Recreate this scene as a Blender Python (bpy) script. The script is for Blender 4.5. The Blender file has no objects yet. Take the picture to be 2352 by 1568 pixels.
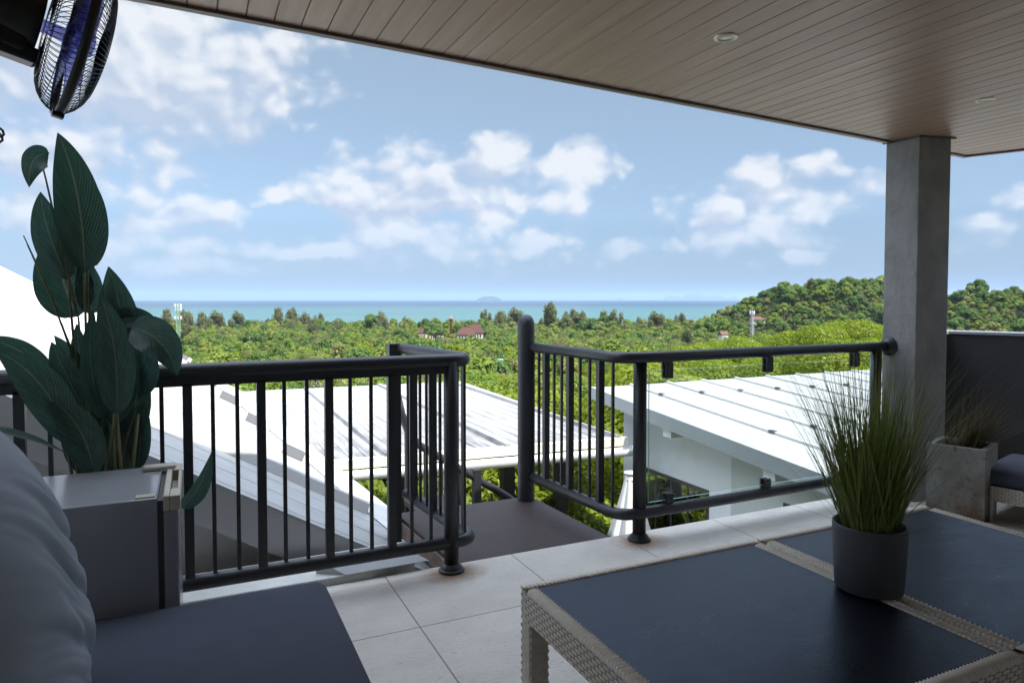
import bpy, bmesh, math, random
import numpy as np
from mathutils import Vector, Matrix, Euler
R = math.radians
SC = bpy.context.scene
COL = SC.collection

# ---------------------------------------------------------------- camera
YAW, PITCH, HC = R(25.1), R(2.0), 1.3
cd = bpy.data.cameras.new('camera'); cam = bpy.data.objects.new('camera', cd); COL.objects.link(cam)
cam.location = (0, 0, HC); cam.rotation_euler = (R(90) - PITCH, 0, -YAW)
cd.lens = 24; cd.sensor_width = 36; cd.shift_y = -0.0179; cd.clip_start = 0.05; cd.clip_end = 200000
SC.camera = cam

# ---------------------------------------------------------------- exposure / render
SC.view_settings.view_transform = 'Standard'; SC.view_settings.look = 'None'
SC.view_settings.gamma = 1; SC.view_settings.exposure = 1.4
SC.render.engine = 'CYCLES'
SC.cycles.use_denoising = True
SC.cycles.max_bounces = 8; SC.cycles.diffuse_bounces = 4; SC.cycles.glossy_bounces = 3
SC.cycles.transmission_bounces = 4; SC.cycles.transparent_max_bounces = 12; SC.cycles.volume_bounces = 0
SC.cycles.sample_clamp_indirect = 6

# ---------------------------------------------------------------- sun and sky
SUN = Vector((0.25, -0.55, 0.80)).normalized()
sd = bpy.data.lights.new('sun', 'SUN'); sun = bpy.data.objects.new('sun', sd); COL.objects.link(sun)
sd.energy = 3.0; sd.angle = R(0.5); sd.color = (1, 0.955, 0.88)
sun.rotation_euler = SUN.to_track_quat('Z', 'Y').to_euler(); sun.location = (0, -5, 30)

def px_dir(x, y):
    """direction of a picture point (2352 x 1568 units) for placing clouds on the sky by azimuth and elevation"""
    f = 1568.0
    fw = Vector((math.sin(YAW) * math.cos(PITCH), math.cos(YAW) * math.cos(PITCH), -math.sin(PITCH)))
    rt = Vector((math.cos(YAW), -math.sin(YAW), 0)); up = rt.cross(fw)
    return fw + rt * ((x - 1176) / f) + up * ((784 - 0.0179 * 2352 - y) / f)
def az_el(x, y):
    d = px_dir(x, y).normalized(); return math.atan2(d.x, d.y), math.asin(d.z)

world = bpy.data.worlds.new('World'); SC.world = world; world.use_nodes = True
NT = world.node_tree; NT.nodes.clear()
def nd(nt, t, **kw):
    n = nt.nodes.new(t)
    for k, v in kw.items(): setattr(n, k, v)
    return n
def mth(nt, op, a, b=None, c=None, clamp=False):
    n = nt.nodes.new('ShaderNodeMath'); n.operation = op; n.use_clamp = clamp
    for i, v in enumerate((a, b, c)):
        if v is None: continue
        if isinstance(v, (int, float)): n.inputs[i].default_value = v
        else: nt.links.new(v, n.inputs[i])
    return n.outputs[0]
def vmt(nt, op, a, b=None):
    n = nt.nodes.new('ShaderNodeVectorMath'); n.operation = op
    for i, v in enumerate((a, b)):
        if v is None: continue
        if isinstance(v, (tuple, list)): n.inputs[i].default_value = v
        else: nt.links.new(v, n.inputs[i])
    return n.outputs['Value'] if op in ('DOT_PRODUCT', 'LENGTH') else n.outputs[0]
def mapr(nt, v, a, b, c, d, kind='LINEAR'):
    n = nt.nodes.new('ShaderNodeMapRange'); n.interpolation_type = kind; n.clamp = True
    nt.links.new(v, n.inputs[0])
    for i, q in enumerate((a, b, c, d)): n.inputs[1 + i].default_value = q
    return n.outputs[0]
def mixc(nt, fac, a, b, mode='MIX'):
    n = nt.nodes.new('ShaderNodeMix'); n.data_type = 'RGBA'; n.blend_type = mode
    if isinstance(fac, (int, float)): n.inputs[0].default_value = fac
    else: nt.links.new(fac, n.inputs[0])
    for i, v in ((6, a), (7, b)):
        if isinstance(v, (tuple, list)): n.inputs[i].default_value = (*v[:3], 1)
        else: nt.links.new(v, n.inputs[i])
    return n.outputs[2]
def noise(nt, vec, scale, detail=4, rough=0.55, dist=0.0, out=0, dim='3D'):
    n = nt.nodes.new('ShaderNodeTexNoise'); n.noise_dimensions = dim; n.inputs['Scale'].default_value = scale
    n.inputs['Detail'].default_value = detail; n.inputs['Roughness'].default_value = rough; n.inputs['Distortion'].default_value = dist
    if vec is not None: nt.links.new(vec, n.inputs['Vector'])
    return n.outputs[out]

sky = nd(NT, 'ShaderNodeTexSky', sky_type='NISHITA'); sky.sun_disc = False
sky.sun_elevation = math.asin(SUN.z); sky.sun_rotation = math.atan2(SUN.x, SUN.y)
sky.altitude = 50; sky.air_density = 1.0; sky.dust_density = 0.3; sky.ozone_density = 2.0
tc = nd(NT, 'ShaderNodeTexCoord'); D = tc.outputs['Generated']
sep = nd(NT, 'ShaderNodeSeparateXYZ'); NT.links.new(D, sep.inputs[0])
az = mth(NT, 'ARCTAN2', sep.outputs[0], sep.outputs[1]); el = mth(NT, 'ARCSINE', sep.outputs[2])
cmb = nd(NT, 'ShaderNodeCombineXYZ'); NT.links.new(az, cmb.inputs[0]); NT.links.new(el, cmb.inputs[1]); AE = cmb.outputs[0]
# warp the azimuth / elevation a little so that the cloud outlines billow
wn = noise(NT, AE, 9.0, 4, 0.6, 0, 1, '2D')
warp = vmt(NT, 'MULTIPLY', vmt(NT, 'SUBTRACT', wn, (0.5, 0.5, 0.5)), (0.05, 0.035, 0))
AEW = vmt(NT, 'ADD', AE, warp)
CLOUDS = [  # centre x, y, half width, half height (2352-wide units), strength
    (380, 215, 250, 120, 1.0), (560, 150, 130, 75, 0.9), (230, 300, 190, 110, 0.8), (40, 300, 160, 130, 0.75), (640, 95, 150, 45, 0.55),
    (430, 60, 240, 70, 0.6), (690, 165, 70, 30, 0.55), (290, 450, 95, 50, 0.95), (495, 492, 100, 52, 1.0), (620, 446, 52, 20, 0.7), (590, 462, 30, 14, 0.6), (70, 490, 80, 50, 0.9),
    (250, 560, 140, 34, 0.65), (500, 560, 160, 32, 0.7), (420, 610, 200, 24, 0.5), (1130, 362, 110, 66, 1.15), (985, 395, 130, 80, 1.15), (840, 455, 180, 62, 1.0), (1040, 440, 150, 45, 0.85),
    (1290, 382, 62, 42, 0.75), (790, 335, 40, 34, 0.6), (895, 540, 125, 52, 1.05), (780, 580, 170, 26, 0.9), (1105, 515, 80, 50, 0.75), (1315, 465, 88, 50, 0.95),
    (1270, 555, 75, 22, 0.7), (1480, 562, 110, 28, 0.7), (1180, 575, 45, 20, 0.75), (1745, 400, 72, 66, 1.15), (1885, 385, 85, 42, 0.85), (1660, 490, 85, 52, 1.1),
    (1690, 550, 120, 46, 0.95), (1850, 585, 60, 16, 0.6), (2255, 505, 85, 36, 0.95), (2345, 465, 80, 55, 0.9), (2250, 560, 130, 22, 0.5), 
    (-150, 250, 250, 200, 0.8), (2700, 300, 260, 180, 0.8), (300, 150, 460, 190, 1.35), (120, 330, 260, 130, 0.9), (560, 130, 190, 110, 0.8), (200, 400, 260, 60, 0.5), (380, 530, 260, 60, 0.55), (1020, 420, 260, 90, 0.7), (1000, 560, 330, 60, 0.55), (1750, 470, 200, 110, 0.5), (2300, 520, 130, 60, 0.6), (1330, 420, 90, 90, 0.5)]
def cloud_field(vec, least=0.0):
    F = None
    for (x, y, hw, hh, s) in CLOUDS:
        if s < least: continue
        a, e = az_el(x, y); a2, _ = az_el(x + hw, y); _, e2 = az_el(x, y - hh)
        rel = vmt(NT, 'MULTIPLY', vmt(NT, 'SUBTRACT', vec, (a, e, 0)), (1 / abs(a2 - a), 1 / abs(e2 - e), 0))
        q = mth(NT, 'MULTIPLY_ADD', vmt(NT, 'DOT_PRODUCT', rel, rel), -s, s)
        F = q if F is None else mth(NT, 'SMOOTH_MAX', F, q, 0.25)
    return F
def billow(vec):
    """rounded cauliflower lumps at three sizes"""
    tot = None
    for sc, w in ((14.0, .6), (38.0, .4)):
        v = NT.nodes.new('ShaderNodeTexVoronoi'); v.voronoi_dimensions = '2D'; v.feature = 'SMOOTH_F1'; v.inputs['Scale'].default_value = sc; v.inputs['Smoothness'].default_value = .7; NT.links.new(vec, v.inputs['Vector'])
        q = mth(NT, 'MULTIPLY', v.outputs['Distance'], w); tot = q if tot is None else mth(NT, 'ADD', tot, q)
    return tot
dn = vmt(NT, 'MULTIPLY', AEW, (1.0, 1.35, 1))
n1 = noise(NT, dn, 9.0, 8, 0.62, 0, 0, '2D')
behind = mapr(NT, sep.outputs[1], 0.1, -0.3, -1.2, 0.55)
def density(off):
    F = mth(NT, 'MAXIMUM', cloud_field(vmt(NT, 'ADD', AEW, off), 0.8) if off else cloud_field(AEW), behind)
    b = billow(vmt(NT, 'ADD', dn, off) if off else dn)
    return mth(NT, 'ADD', mth(NT, 'MULTIPLY', F, 1.0), mth(NT, 'MULTIPLY_ADD', b, -1.75, 0.76))
dens0 = density(None); dens1 = density((0.010, 0.022, 0))
dens = mth(NT, 'ADD', dens0, mth(NT, 'MULTIPLY_ADD', n1, 2.0, -1.0))
alpha = mapr(NT, dens, -0.14, 0.95, 0.0, 1.0, 'SMOOTHSTEP')
lit = mapr(NT, mth(NT, 'MULTIPLY_ADD', n1, 0.5, mth(NT, 'SUBTRACT', dens0, dens1)), -0.10, 0.80, 0.0, 1.0)
ccol = mixc(NT, lit, (3.9, 4.5, 5.5), (6.5, 6.6, 6.8))
alpha = mth(NT, 'MULTIPLY', alpha, mapr(NT, el, 0.0, 0.12, 0.10, 0.88))
# humid tropical air: a cooler, paler band low down
tint = mixc(NT, mapr(NT, el, 0.0, 0.12, 0, 1), (0.30, 0.38, 0.58), (0.76, 0.78, 0.86))
tint = mixc(NT, mapr(NT, el, 0.10, 0.40, 0, 1), tint, (1.80, 1.48, 1.12))
skyc = mixc(NT, 1.0, sky.outputs[0], tint, 'MULTIPLY')
final = mixc(NT, alpha, skyc, ccol)
# extra-bright patch of sky overhead, out of view, added to light the shaded terrace
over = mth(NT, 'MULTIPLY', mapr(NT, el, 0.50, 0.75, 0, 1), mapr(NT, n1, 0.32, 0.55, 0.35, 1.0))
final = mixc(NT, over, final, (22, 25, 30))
bg = nd(NT, 'ShaderNodeBackground'); bg.inputs[1].default_value = 0.054
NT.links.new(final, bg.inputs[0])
wo = nd(NT, 'ShaderNodeOutputWorld'); NT.links.new(bg.outputs[0], wo.inputs[0])

# ---------------------------------------------------------------- materials
MATS = {}
def mat(name, col, rough=0.6, metal=0.0, spec=0.5, var=0.0, vscale=6.0, col2=None, bump=0.0, bscale=40.0, bdetail=4, stretch=(1, 1, 1), coat=0.0, coords='Object'):
    """principled material whose colour wanders between col and col2 along a noise, with an optional noise bump"""
    if name in MATS: return MATS[name]
    m = bpy.data.materials.new(name); m.use_nodes = True; nt = m.node_tree
    b = nt.nodes['Principled BSDF']
    b.inputs['Roughness'].default_value = rough; b.inputs['Metallic'].default_value = metal
    b.inputs['Specular IOR Level'].default_value = spec; b.inputs['Coat Weight'].default_value = coat
    t = nt.nodes.new('ShaderNodeTexCoord'); v = vmt(nt, 'MULTIPLY', t.outputs[coords], stretch)
    if col2 is None: col2 = tuple(c * (1 - var) for c in col)
    f = mapr(nt, noise(nt, v, vscale, 5, 0.6), 0.3, 0.7, 0, 1)
    nt.links.new(mixc(nt, f, col, col2), b.inputs['Base Color'])
    if bump:
        bn = nt.nodes.new('ShaderNodeBump'); bn.inputs['Strength'].default_value = bump; bn.inputs['Distance'].default_value = 0.01
        nt.links.new(noise(nt, v, bscale, bdetail, 0.6), bn.inputs['Height']); nt.links.new(bn.outputs[0], b.inputs['Normal'])
    MATS[name] = m; return m

# ---------------------------------------------------------------- mesh helpers
class MB:
    def __init__(s): s.v = []; s.f = []; s.sm = []; s.uv = []
    def add(s, vs, fs, smooth=False, uvs=None):
        o = len(s.v); s.v += [tuple(map(float, p)) for p in vs]
        s.f += [tuple(i + o for i in f) for f in fs]; s.sm += [smooth] * len(fs)
        s.uv += uvs if uvs else [(0, 0)] * len(vs)
        return s
    def box(s, lo, hi, m=None):
        x0, y0, z0 = lo; x1, y1, z1 = hi
        vs = [Vector(p) for p in ((x0, y0, z0), (x1, y0, z0), (x1, y1, z0), (x0, y1, z0), (x0, y0, z1), (x1, y0, z1), (x1, y1, z1), (x0, y1, z1))]
        if m is not None: vs = [m @ p for p in vs]
        return s.add(vs, [(3, 2, 1, 0), (4, 5, 6, 7), (0, 1, 5, 4), (1, 2, 6, 5), (2, 3, 7, 6), (3, 0, 4, 7)])
    def prism(s, poly, z0, z1):
        """vertical prism over a plan polygon (counter-clockwise); z0 / z1 may be lists per corner"""
        n = len(poly); Z0 = z0 if isinstance(z0, (list, tuple)) else [z0] * n; Z1 = z1 if isinstance(z1, (list, tuple)) else [z1] * n
        vs = [(p[0], p[1], Z0[i]) for i, p in enumerate(poly)] + [(p[0], p[1], Z1[i]) for i, p in enumerate(poly)]
        return s.add(vs, [tuple(range(n - 1, -1, -1)), tuple(range(n, 2 * n))] + [(i, (i + 1) % n, n + (i + 1) % n, n + i) for i in range(n)])
    def tube(s, pts, r, n=12, caps=True, smooth=True):
        P = [Vector(p) for p in pts]; k = len(P); rs = r if isinstance(r, (list, tuple)) else [r] * k
        t0 = (P[1] - P[0]).normalized(); ref = Vector((0, 0, 1)) if abs(t0.z) < 0.9 else Vector((1, 0, 0))
        u = t0.cross(ref).normalized(); vs = []
        for i in range(k):
            t = ((P[min(i + 1, k - 1)] - P[i]).normalized() + (P[i] - P[max(i - 1, 0)]).normalized()).normalized()
            u = (u - t * u.dot(t)).normalized(); w = t.cross(u)
            for j in range(n):
                a = 2 * math.pi * j / n; vs.append(P[i] + (u * math.cos(a) + w * math.sin(a)) * rs[i])
        fs = [(i * n + j, i * n + (j + 1) % n, (i + 1) * n + (j + 1) % n, (i + 1) * n + j) for i in range(k - 1) for j in range(n)]
        s.add(vs, fs, smooth)
        if caps: s.f += [tuple(len(s.v) - k * n + j for j in range(n - 1, -1, -1)), tuple(len(s.v) - n + j for j in range(n))]; s.sm += [False, False]
        return s
    def lathe(s, prof, c, axis=(0, 0, 1), n=32, smooth=True, caps=True):
        """prof: (radius, height) pairs along axis from c"""
        ax = Vector(axis).normalized(); ref = Vector((1, 0, 0)) if abs(ax.x) < 0.9 else Vector((0, 1, 0))
        u = ax.cross(ref).normalized(); w = ax.cross(u); c = Vector(c); k = len(prof)
        vs = [c + ax * h + (u * math.cos(2 * math.pi * j / n) + w * math.sin(2 * math.pi * j / n)) * r for r, h in prof for j in range(n)]
        s.add(vs, [(i * n + j, i * n + (j + 1) % n, (i + 1) * n + (j + 1) % n, (i + 1) * n + j) for i in range(k - 1) for j in range(n)], smooth)
        if caps: s.f += [tuple(len(s.v) - k * n + j for j in range(n - 1, -1, -1)), tuple(len(s.v) - n + j for j in range(n))]; s.sm += [False, False]
        return s
    def grid(s, fn, nu, nv, smooth=True):
        vs = [fn(i / nu, j / nv) for j in range(nv + 1) for i in range(nu + 1)]
        uv = [(i / nu, j / nv) for j in range(nv + 1) for i in range(nu + 1)]
        return s.add(vs, [(j * (nu + 1) + i, j * (nu + 1) + i + 1, (j + 1) * (nu + 1) + i + 1, (j + 1) * (nu + 1) + i) for j in range(nv) for i in range(nu)], smooth, uv)
    def build(s, name, m, parent=None, bevel=0.0, subsurf=0, loc=None, segs=2):
        me = bpy.data.meshes.new(name); me.from_pydata(s.v, [], s.f); me.update()
        me.polygons.foreach_set('use_smooth', s.sm)
        if any(u != (0, 0) for u in s.uv):
            ul = me.uv_layers.new(name='UVMap'); li = np.empty(len(me.loops), dtype=np.int32); me.loops.foreach_get('vertex_index', li)
            ul.data.foreach_set('uv', np.array(s.uv, dtype=np.float32)[li].ravel())
        me.materials.append(m)
        o = bpy.data.objects.new(name, me); COL.objects.link(o)
        if parent is not None:
            o.parent = parent; o.matrix_parent_inverse = Matrix.Translation(parent.location).inverted() if parent.type == 'EMPTY' else Matrix()
        if bevel:
            b = o.modifiers.new('bevel', 'BEVEL'); b.width = bevel; b.segments = segs; b.limit_method = 'ANGLE'; b.angle_limit = R(40)
        if subsurf:
            q = o.modifiers.new('subsurf', 'SUBSURF'); q.levels = subsurf; q.render_levels = subsurf
        return o
def empty(name, loc):
    o = bpy.data.objects.new(name, None); COL.objects.link(o); o.location = loc; o.empty_display_size = 0.2; return o
def tag(o, label=None, cat=None, group=None, kind=None):
    if label: o['label'] = label
    if cat: o['category'] = cat
    if group: o['group'] = group
    if kind: o['kind'] = kind
    return o
def thing(name, label, cat, loc=(0, 0, 0), group=None): return tag(empty(name, loc), label, cat, group)
def bend(a, c, b, r, n=6):
    """points of a rounded corner at c between a and b"""
    a, b, c = Vector(a), Vector(b), Vector(c); p = c + (a - c).normalized() * r; q = c + (b - c).normalized() * r
    return [tuple((1 - t) ** 2 * p + 2 * t * (1 - t) * c + t * t * q) for t in [i / n for i in range(n + 1)]]
def ray_y(x, y, Y):
    """where the sight line through a picture point meets the upright plane at depth Y"""
    d = px_dir(x, y); return Vector((0, 0, HC)) + d * (Y / d.y)
def ray_z(x, y, z):
    d = px_dir(x, y); return Vector((0, 0, HC)) + d * ((z - HC) / d.z)
def ray_d(x, y, t): return Vector((0, 0, HC)) + px_dir(x, y) * t

# ================================================================ the setting
def tile_mat():
    m = mat('stone_tile', (0.64, 0.60, 0.54), 0.5, 0, 0.4, 0.12, 3.0, (0.53, 0.49, 0.44), 0.8, 45, 6, (1, 1.6, 1)); nt = m.node_tree
    b = nt.nodes['Principled BSDF']; old = b.inputs['Base Color'].links[0].from_socket
    t = nt.nodes.new('ShaderNodeTexCoord'); s = nt.nodes.new('ShaderNodeSeparateXYZ'); nt.links.new(t.outputs['Object'], s.inputs[0])
    g = None
    for i, off in ((0, 0.801), (1, 2.571)):
        fr = mth(nt, 'FRACT', mth(nt, 'MULTIPLY_ADD', s.outputs[i], 1 / 0.655, -off / 0.655 + 0.5))
        d = mth(nt, 'ABSOLUTE', mth(nt, 'SUBTRACT', fr, 0.5)); k = mapr(nt, d, 0.0032, 0.0062, 1, 0)
        g = k if g is None else mth(nt, 'MAXIMUM', g, k)
    # each tile a slightly different shade
    fl = vmt(nt, 'FLOOR', vmt(nt, 'MULTIPLY', vmt(nt, 'SUBTRACT', t.outputs['Object'], (0.801, 2.571, 0)), (1 / .655, 1 / .655, 0)))
    wn = nt.nodes.new('ShaderNodeTexWhiteNoise'); nt.links.new(fl, wn.inputs['Vector'])
    c1 = mixc(nt, mapr(nt, wn.outputs[0], 0, 1, 0.0, 0.26), old, (0.36, 0.33, 0.30))
    # rust that ran from the two post flanges
    for (px, py) in ((1.108, 3.05), (2.175, 3.02)):
        dv = vmt(nt, 'LENGTH', vmt(nt, 'MULTIPLY', vmt(nt, 'SUBTRACT', t.outputs['Object'], (px, py - 0.02, 0)), (1.0, 1.3, 0)))
        dd = mth(nt, 'ADD', dv, mth(nt, 'MULTIPLY_ADD', noise(nt, t.outputs['Object'], 14, 4), 0.12, -0.06))
        c1 = mixc(nt, mapr(nt, dd, 0.06, 0.19, 0.95, 0), c1, (0.30, 0.17, 0.09))
    # fine dark scratches in the stone
    sc = mapr(nt, noise(nt, vmt(nt, 'MULTIPLY', t.outputs['Object'], (30, 90, 30)), 1.0, 3, 0.6), 0.58, 0.72, 0, 0.6)
    c1 = mixc(nt, sc, c1, (0.30, 0.28, 0.26))
    nt.links.new(mixc(nt, g, c1, (0.22, 0.165, 0.12)), b.inputs['Base Color'])
    return m
M_BLACK = mat('black_steel', (0.016, 0.018, 0.022), 0.42, 0.0, 0.5, 0, 30, (0.022, 0.023, 0.027), 0.12, 180)
M_DARKSTEEL = mat('dark_brown_steel', (0.045, 0.04, 0.038), 0.5, 0, 0.5, 0.3, 4)
M_WHITEROOF = mat('white_roof_metal', (0.40, 0.40, 0.40), 0.38, 0.0, 0.5, 0, 2.5, (0.32, 0.315, 0.30), 0.05, 8, 3, (0.4, 3, 3))
M_FLASH = mat('white_flashing', (0.50, 0.50, 0.50), 0.4, 0, 0.5, 0, 3, (0.70, 0.69, 0.66), 0.06, 10)
M_GREYMETAL = mat('grey_trim_metal', (0.45, 0.46, 0.47), 0.45, 0, 0.5, 0.15, 3)
M_SLOT = mat('slot_shade_clip_metal', (0.11, 0.115, 0.12), 0.6, 0, 0.2)
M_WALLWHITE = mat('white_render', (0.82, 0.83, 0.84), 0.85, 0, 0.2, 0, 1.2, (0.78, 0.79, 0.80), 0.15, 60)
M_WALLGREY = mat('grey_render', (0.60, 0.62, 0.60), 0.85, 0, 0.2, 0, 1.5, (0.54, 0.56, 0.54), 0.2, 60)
M_GREYWALL = mat('gable_wall_plaster', (0.62, 0.59, 0.56), 0.85, 0, 0.2, 0, 2, (0.50, 0.47, 0.44), 0.2, 40)
M_DARKGLASS = mat('window_glass_dark', (0.40, 0.42, 0.41), 0.03, 1.0, 0.9)
M_DARKFRAME = mat('window_frame_dark', (0.05, 0.047, 0.043), 0.45)

# ---- floor
fl = MB(); fl.prism([(-3.5, -4), (7.6, -4), (7.6, -2), (5.55, 2.1), (5.3, 3.12), (-3.5, 3.12)], -0.22, 0)
o = fl.build('floor', tile_mat()); tag(o, kind='structure')

rw = MB(); rw.box((-3.6, -4.1, -0.2), (7.6, -3.95, 2.34)); tag(rw.build('added_rear_wall', mat('added_rear_wall_paint', (0.60, 0.57, 0.54), 0.8)), kind='structure')  # unseen wall added to block light from behind and bounce some fill
# ---- ceiling of narrow painted boards
def ceil_y(x): return 2.715 + 0.08 * x if x < 5.06 else 3.12 - (x - 5.06) * 0.9 / 0.42
def board_mat():
    m = mat('taupe_ceiling_board', (0.37, 0.242, 0.172), 0.36, 0, 0.5, 0, 2.2, (0.31, 0.198, 0.138), 0.10, 60, 5, (9, 0.5, 1), 0.0)
    nt = m.node_tree; b = nt.nodes['Principled BSDF']; old = b.inputs['Base Color'].links[0].from_socket
    t = nt.nodes.new('ShaderNodeTexCoord')
    fl_ = vmt(nt, 'FLOOR', vmt(nt, 'MULTIPLY', t.outputs['Object'], (1 / .0972, 0, 0)))
    wn = nt.nodes.new('ShaderNodeTexWhiteNoise'); nt.links.new(fl_, wn.inputs['Vector'])
    sm = mapr(nt, noise(nt, vmt(nt, 'MULTIPLY', t.outputs['Object'], (1, 1, 1)), 3.0, 6, 0.7), 0.55, 0.75, 0, 0.25)
    c = mixc(nt, sm, old, (0.15, 0.115, 0.095))
    nt.links.new(mixc(nt, mapr(nt, wn.outputs[0], 0, 1, 0, 0.22), c, (0.16, 0.125, 0.10)), b.inputs['Base Color'])
    # duller streaks along the boards
    nt.links.new(mapr(nt, noise(nt, vmt(nt, 'MULTIPLY', t.outputs['Object'], (14, 0.8, 1)), 2, 4), 0.3, 0.7, 0.30, 0.46), b.inputs['Roughness'])
    return m
cb = MB(); BW = 0.0972; x = -3.5; zc = 2.33
while x < 7.6:
    a, b_ = x + 0.0016, x + BW - 0.0016; ya, yb = ceil_y(a), ceil_y(b_); bv = 0.0022
    y0 = -4.2
    if min(ya, yb) > y0 + .1:
        vs = [(x, y0, zc + .008), (a, y0, zc + bv), (a + bv, y0, zc), (b_ - bv, y0, zc), (b_, y0, zc + bv), (x + BW, y0, zc + .008)]
        ends = [ceil_y(v[0]) for v in vs]
        vs += [(v[0], ends[i], v[2]) for i, v in enumerate(vs)]
        cb.add(vs, [(i, i + 1, i + 7, i + 6) for i in range(5)])
    x += BW
ceiling = cb.build('ceiling', board_mat()); tag(ceiling, kind='structure')
M_TRIM = mat('brown_edge_trim', (0.11, 0.078, 0.064), 0.45, 0, 0.5, 0.2, 8)
def strip(mb, pts, w, z0, z1):
    """a band of width w inside a plan polyline"""
    for (p, q) in zip(pts[:-1], pts[1:]):
        p, q = Vector(p), Vector(q); d = (q - p).normalized(); n = Vector((d.y, -d.x))
        mb.prism([tuple(p + n * w), tuple(q + n * w), tuple(q), tuple(p)], z0, z1)
edge = [(-3.5, ceil_y(-3.5) + .001), (5.06, ceil_y(5.059) + .001), (7.6, ceil_y(7.6) + .001)]
tr = MB(); strip(tr, edge, 0.035, 2.318, 2.40); tr.build('edge_trim', M_TRIM, ceiling, 0.003)
rf = MB(); rf.prism([(7.7, -4.3), (7.7, -2.4), (5.10, 3.20), (-3.6, 2.50), (-3.6, -4.3)], 2.345, 2.62)
rf.build('roof_slab', mat('roof_slab_white', (0.7, 0.7, 0.7), 0.7), ceiling)

# ---- recessed downlights
M_CHAMP = mat('champagne_metal', (0.55, 0.50, 0.40), 0.35, 0.6)
M_LENS = mat('lamp_lens', (0.62, 0.58, 0.44), 0.2, 0, 0.7, 0, 90, (0.4, 0.37, 0.28))
for (x, y, lb) in ((1.919, 2.111, 'round recessed ceiling downlight standing alone on the boards over the gap in the railing'), (3.725, 2.192, 'small recessed ceiling downlight on the boards beside the concrete column')):
    t = thing('recessed_downlight', lb, 'downlight', (x, y, 2.33), 'recessed downlights in the boarded ceiling')
    r = MB(); r.lathe([(0.030, 0.002), (0.032, -0.004), (0.040, -0.006), (0.046, -0.003), (0.047, 0.001)], (x, y, 2.33), n=40, caps=False); r.build('trim_ring', M_CHAMP, t)
    r = MB(); r.lathe([(0.0305, 0.0), (0.028, -0.0015), (0.012, -0.003), (0.0, -0.003)], (x, y, 2.3295), n=32, caps=False); r.build('lens', M_LENS, t)

# ---- concrete column
def conc_mat(name, c1, c2, sc=2.0, bump=0.35, rough=0.7):
    m = mat(name, c1, rough, 0, 0.35, 0, sc, c2, bump, 22, 8, (1, 1, 0.6)); nt = m.node_tree; b = nt.nodes['Principled BSDF']
    old = b.inputs['Base Color'].links[0].from_socket; t = nt.nodes.new('ShaderNodeTexCoord')
    v = nt.nodes.new('ShaderNodeTexVoronoi'); v.feature = 'DISTANCE_TO_EDGE'; v.inputs['Scale'].default_value = 5
    nt.links.new(vmt(nt, 'ADD', t.outputs['Object'], vmt(nt, 'MULTIPLY', noise(nt, t.outputs['Object'], 4, 4, .6, 0, 1), (.5, .5, .5))), v.inputs['Vector'])
    k = mapr(nt, v.outputs[0], 0.0, 0.012, 0.22, 0)
    pal = mapr(nt, noise(nt, vmt(nt, 'MULTIPLY', t.outputs['Object'], (3, 3, 9)), 3, 6, .7), .6, .75, 0, .3)
    c = mixc(nt, pal, old, tuple(min(1, q * 1.5) for q in c1))
    nt.links.new(mixc(nt, k, c, tuple(q * 0.5 for q in c1)), b.inputs['Base Color']); return m
M_CONC = conc_mat('polished_cement', (0.33, 0.325, 0.315), (0.17, 0.168, 0.166), 3.0, 0.8)
col = thing('concrete_column', 'square grey cement column carrying the boarded ceiling', 'column', (4.28, 2.92, 0))
CA, CB_, CC = Vector((4.172, 2.842)), Vector((4.405, 2.790)), Vector((4.160, 3.065)); CD = CB_ + CC - CA
c = MB(); c.prism([tuple(p) for p in (CA, CB_, CD, CC)], 0, 2.325); c.build('shaft', M_CONC, col, 0.006)
dv = (CB_ - CA).normalized(); nv = (CA - CC).normalized()
c = MB(); a = CA - dv * .02; q = CB_ + dv * .02
c.prism([tuple(a + nv * .014), tuple(q + nv * .014), tuple(q + nv * .001), tuple(a + nv * .001)], 2.319, 2.329)
a2 = CA + nv * .014; q2 = CC - nv * .01
c.prism([tuple(a2 - dv * .016), tuple(a2 - dv * .001), tuple(q2 - dv * .001), tuple(q2 - dv * .016)], 2.319, 2.328)
c.build('head_trim', M_TRIM, col)

# ---- dark parapet wall of the wing
M_PARA = conc_mat('dark_polished_cement', (0.050, 0.050, 0.054), (0.034, 0.034, 0.038), 2, .25, 0.5)
pw = thing('parapet_wall', 'dark polished cement parapet wall with a flat metal coping', 'wall', (5.8, 3.0, 0))
pd = Vector((0.30, -0.954)); pn = Vector((0.954, 0.30)); p0 = Vector((5.615, 3.585)); p1 = p0 + pd * 5
c = MB(); c.prism([tuple(p) for p in (p0, p1, p1 + pn * .12, p0 + pn * .12)][::1], -0.2, 1.015)
w0 = Vector((4.38, 2.98)); c.prism([(4.38, 2.98), (5.60, 3.55), (5.56, 3.66), (4.34, 3.09)], -0.2, 1.014)
c.build('wall_body', M_PARA, pw, 0.004)
c = MB(); c.prism([tuple(p) for p in (p0 - pn * .02 - pd * .02, p1 - pn * .02, p1 + pn * .15, p0 + pn * .15 - pd * .02)], 1.017, 1.042)
c.prism([(4.37, 2.955), (5.585, 3.525), (5.55, 3.68), (4.33, 3.11)], 1.0165, 1.0405)
c.build('coping', mat('coping_metal', (0.33, 0.33, 0.36), 0.3, 0.4), pw, 0.003)

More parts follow.
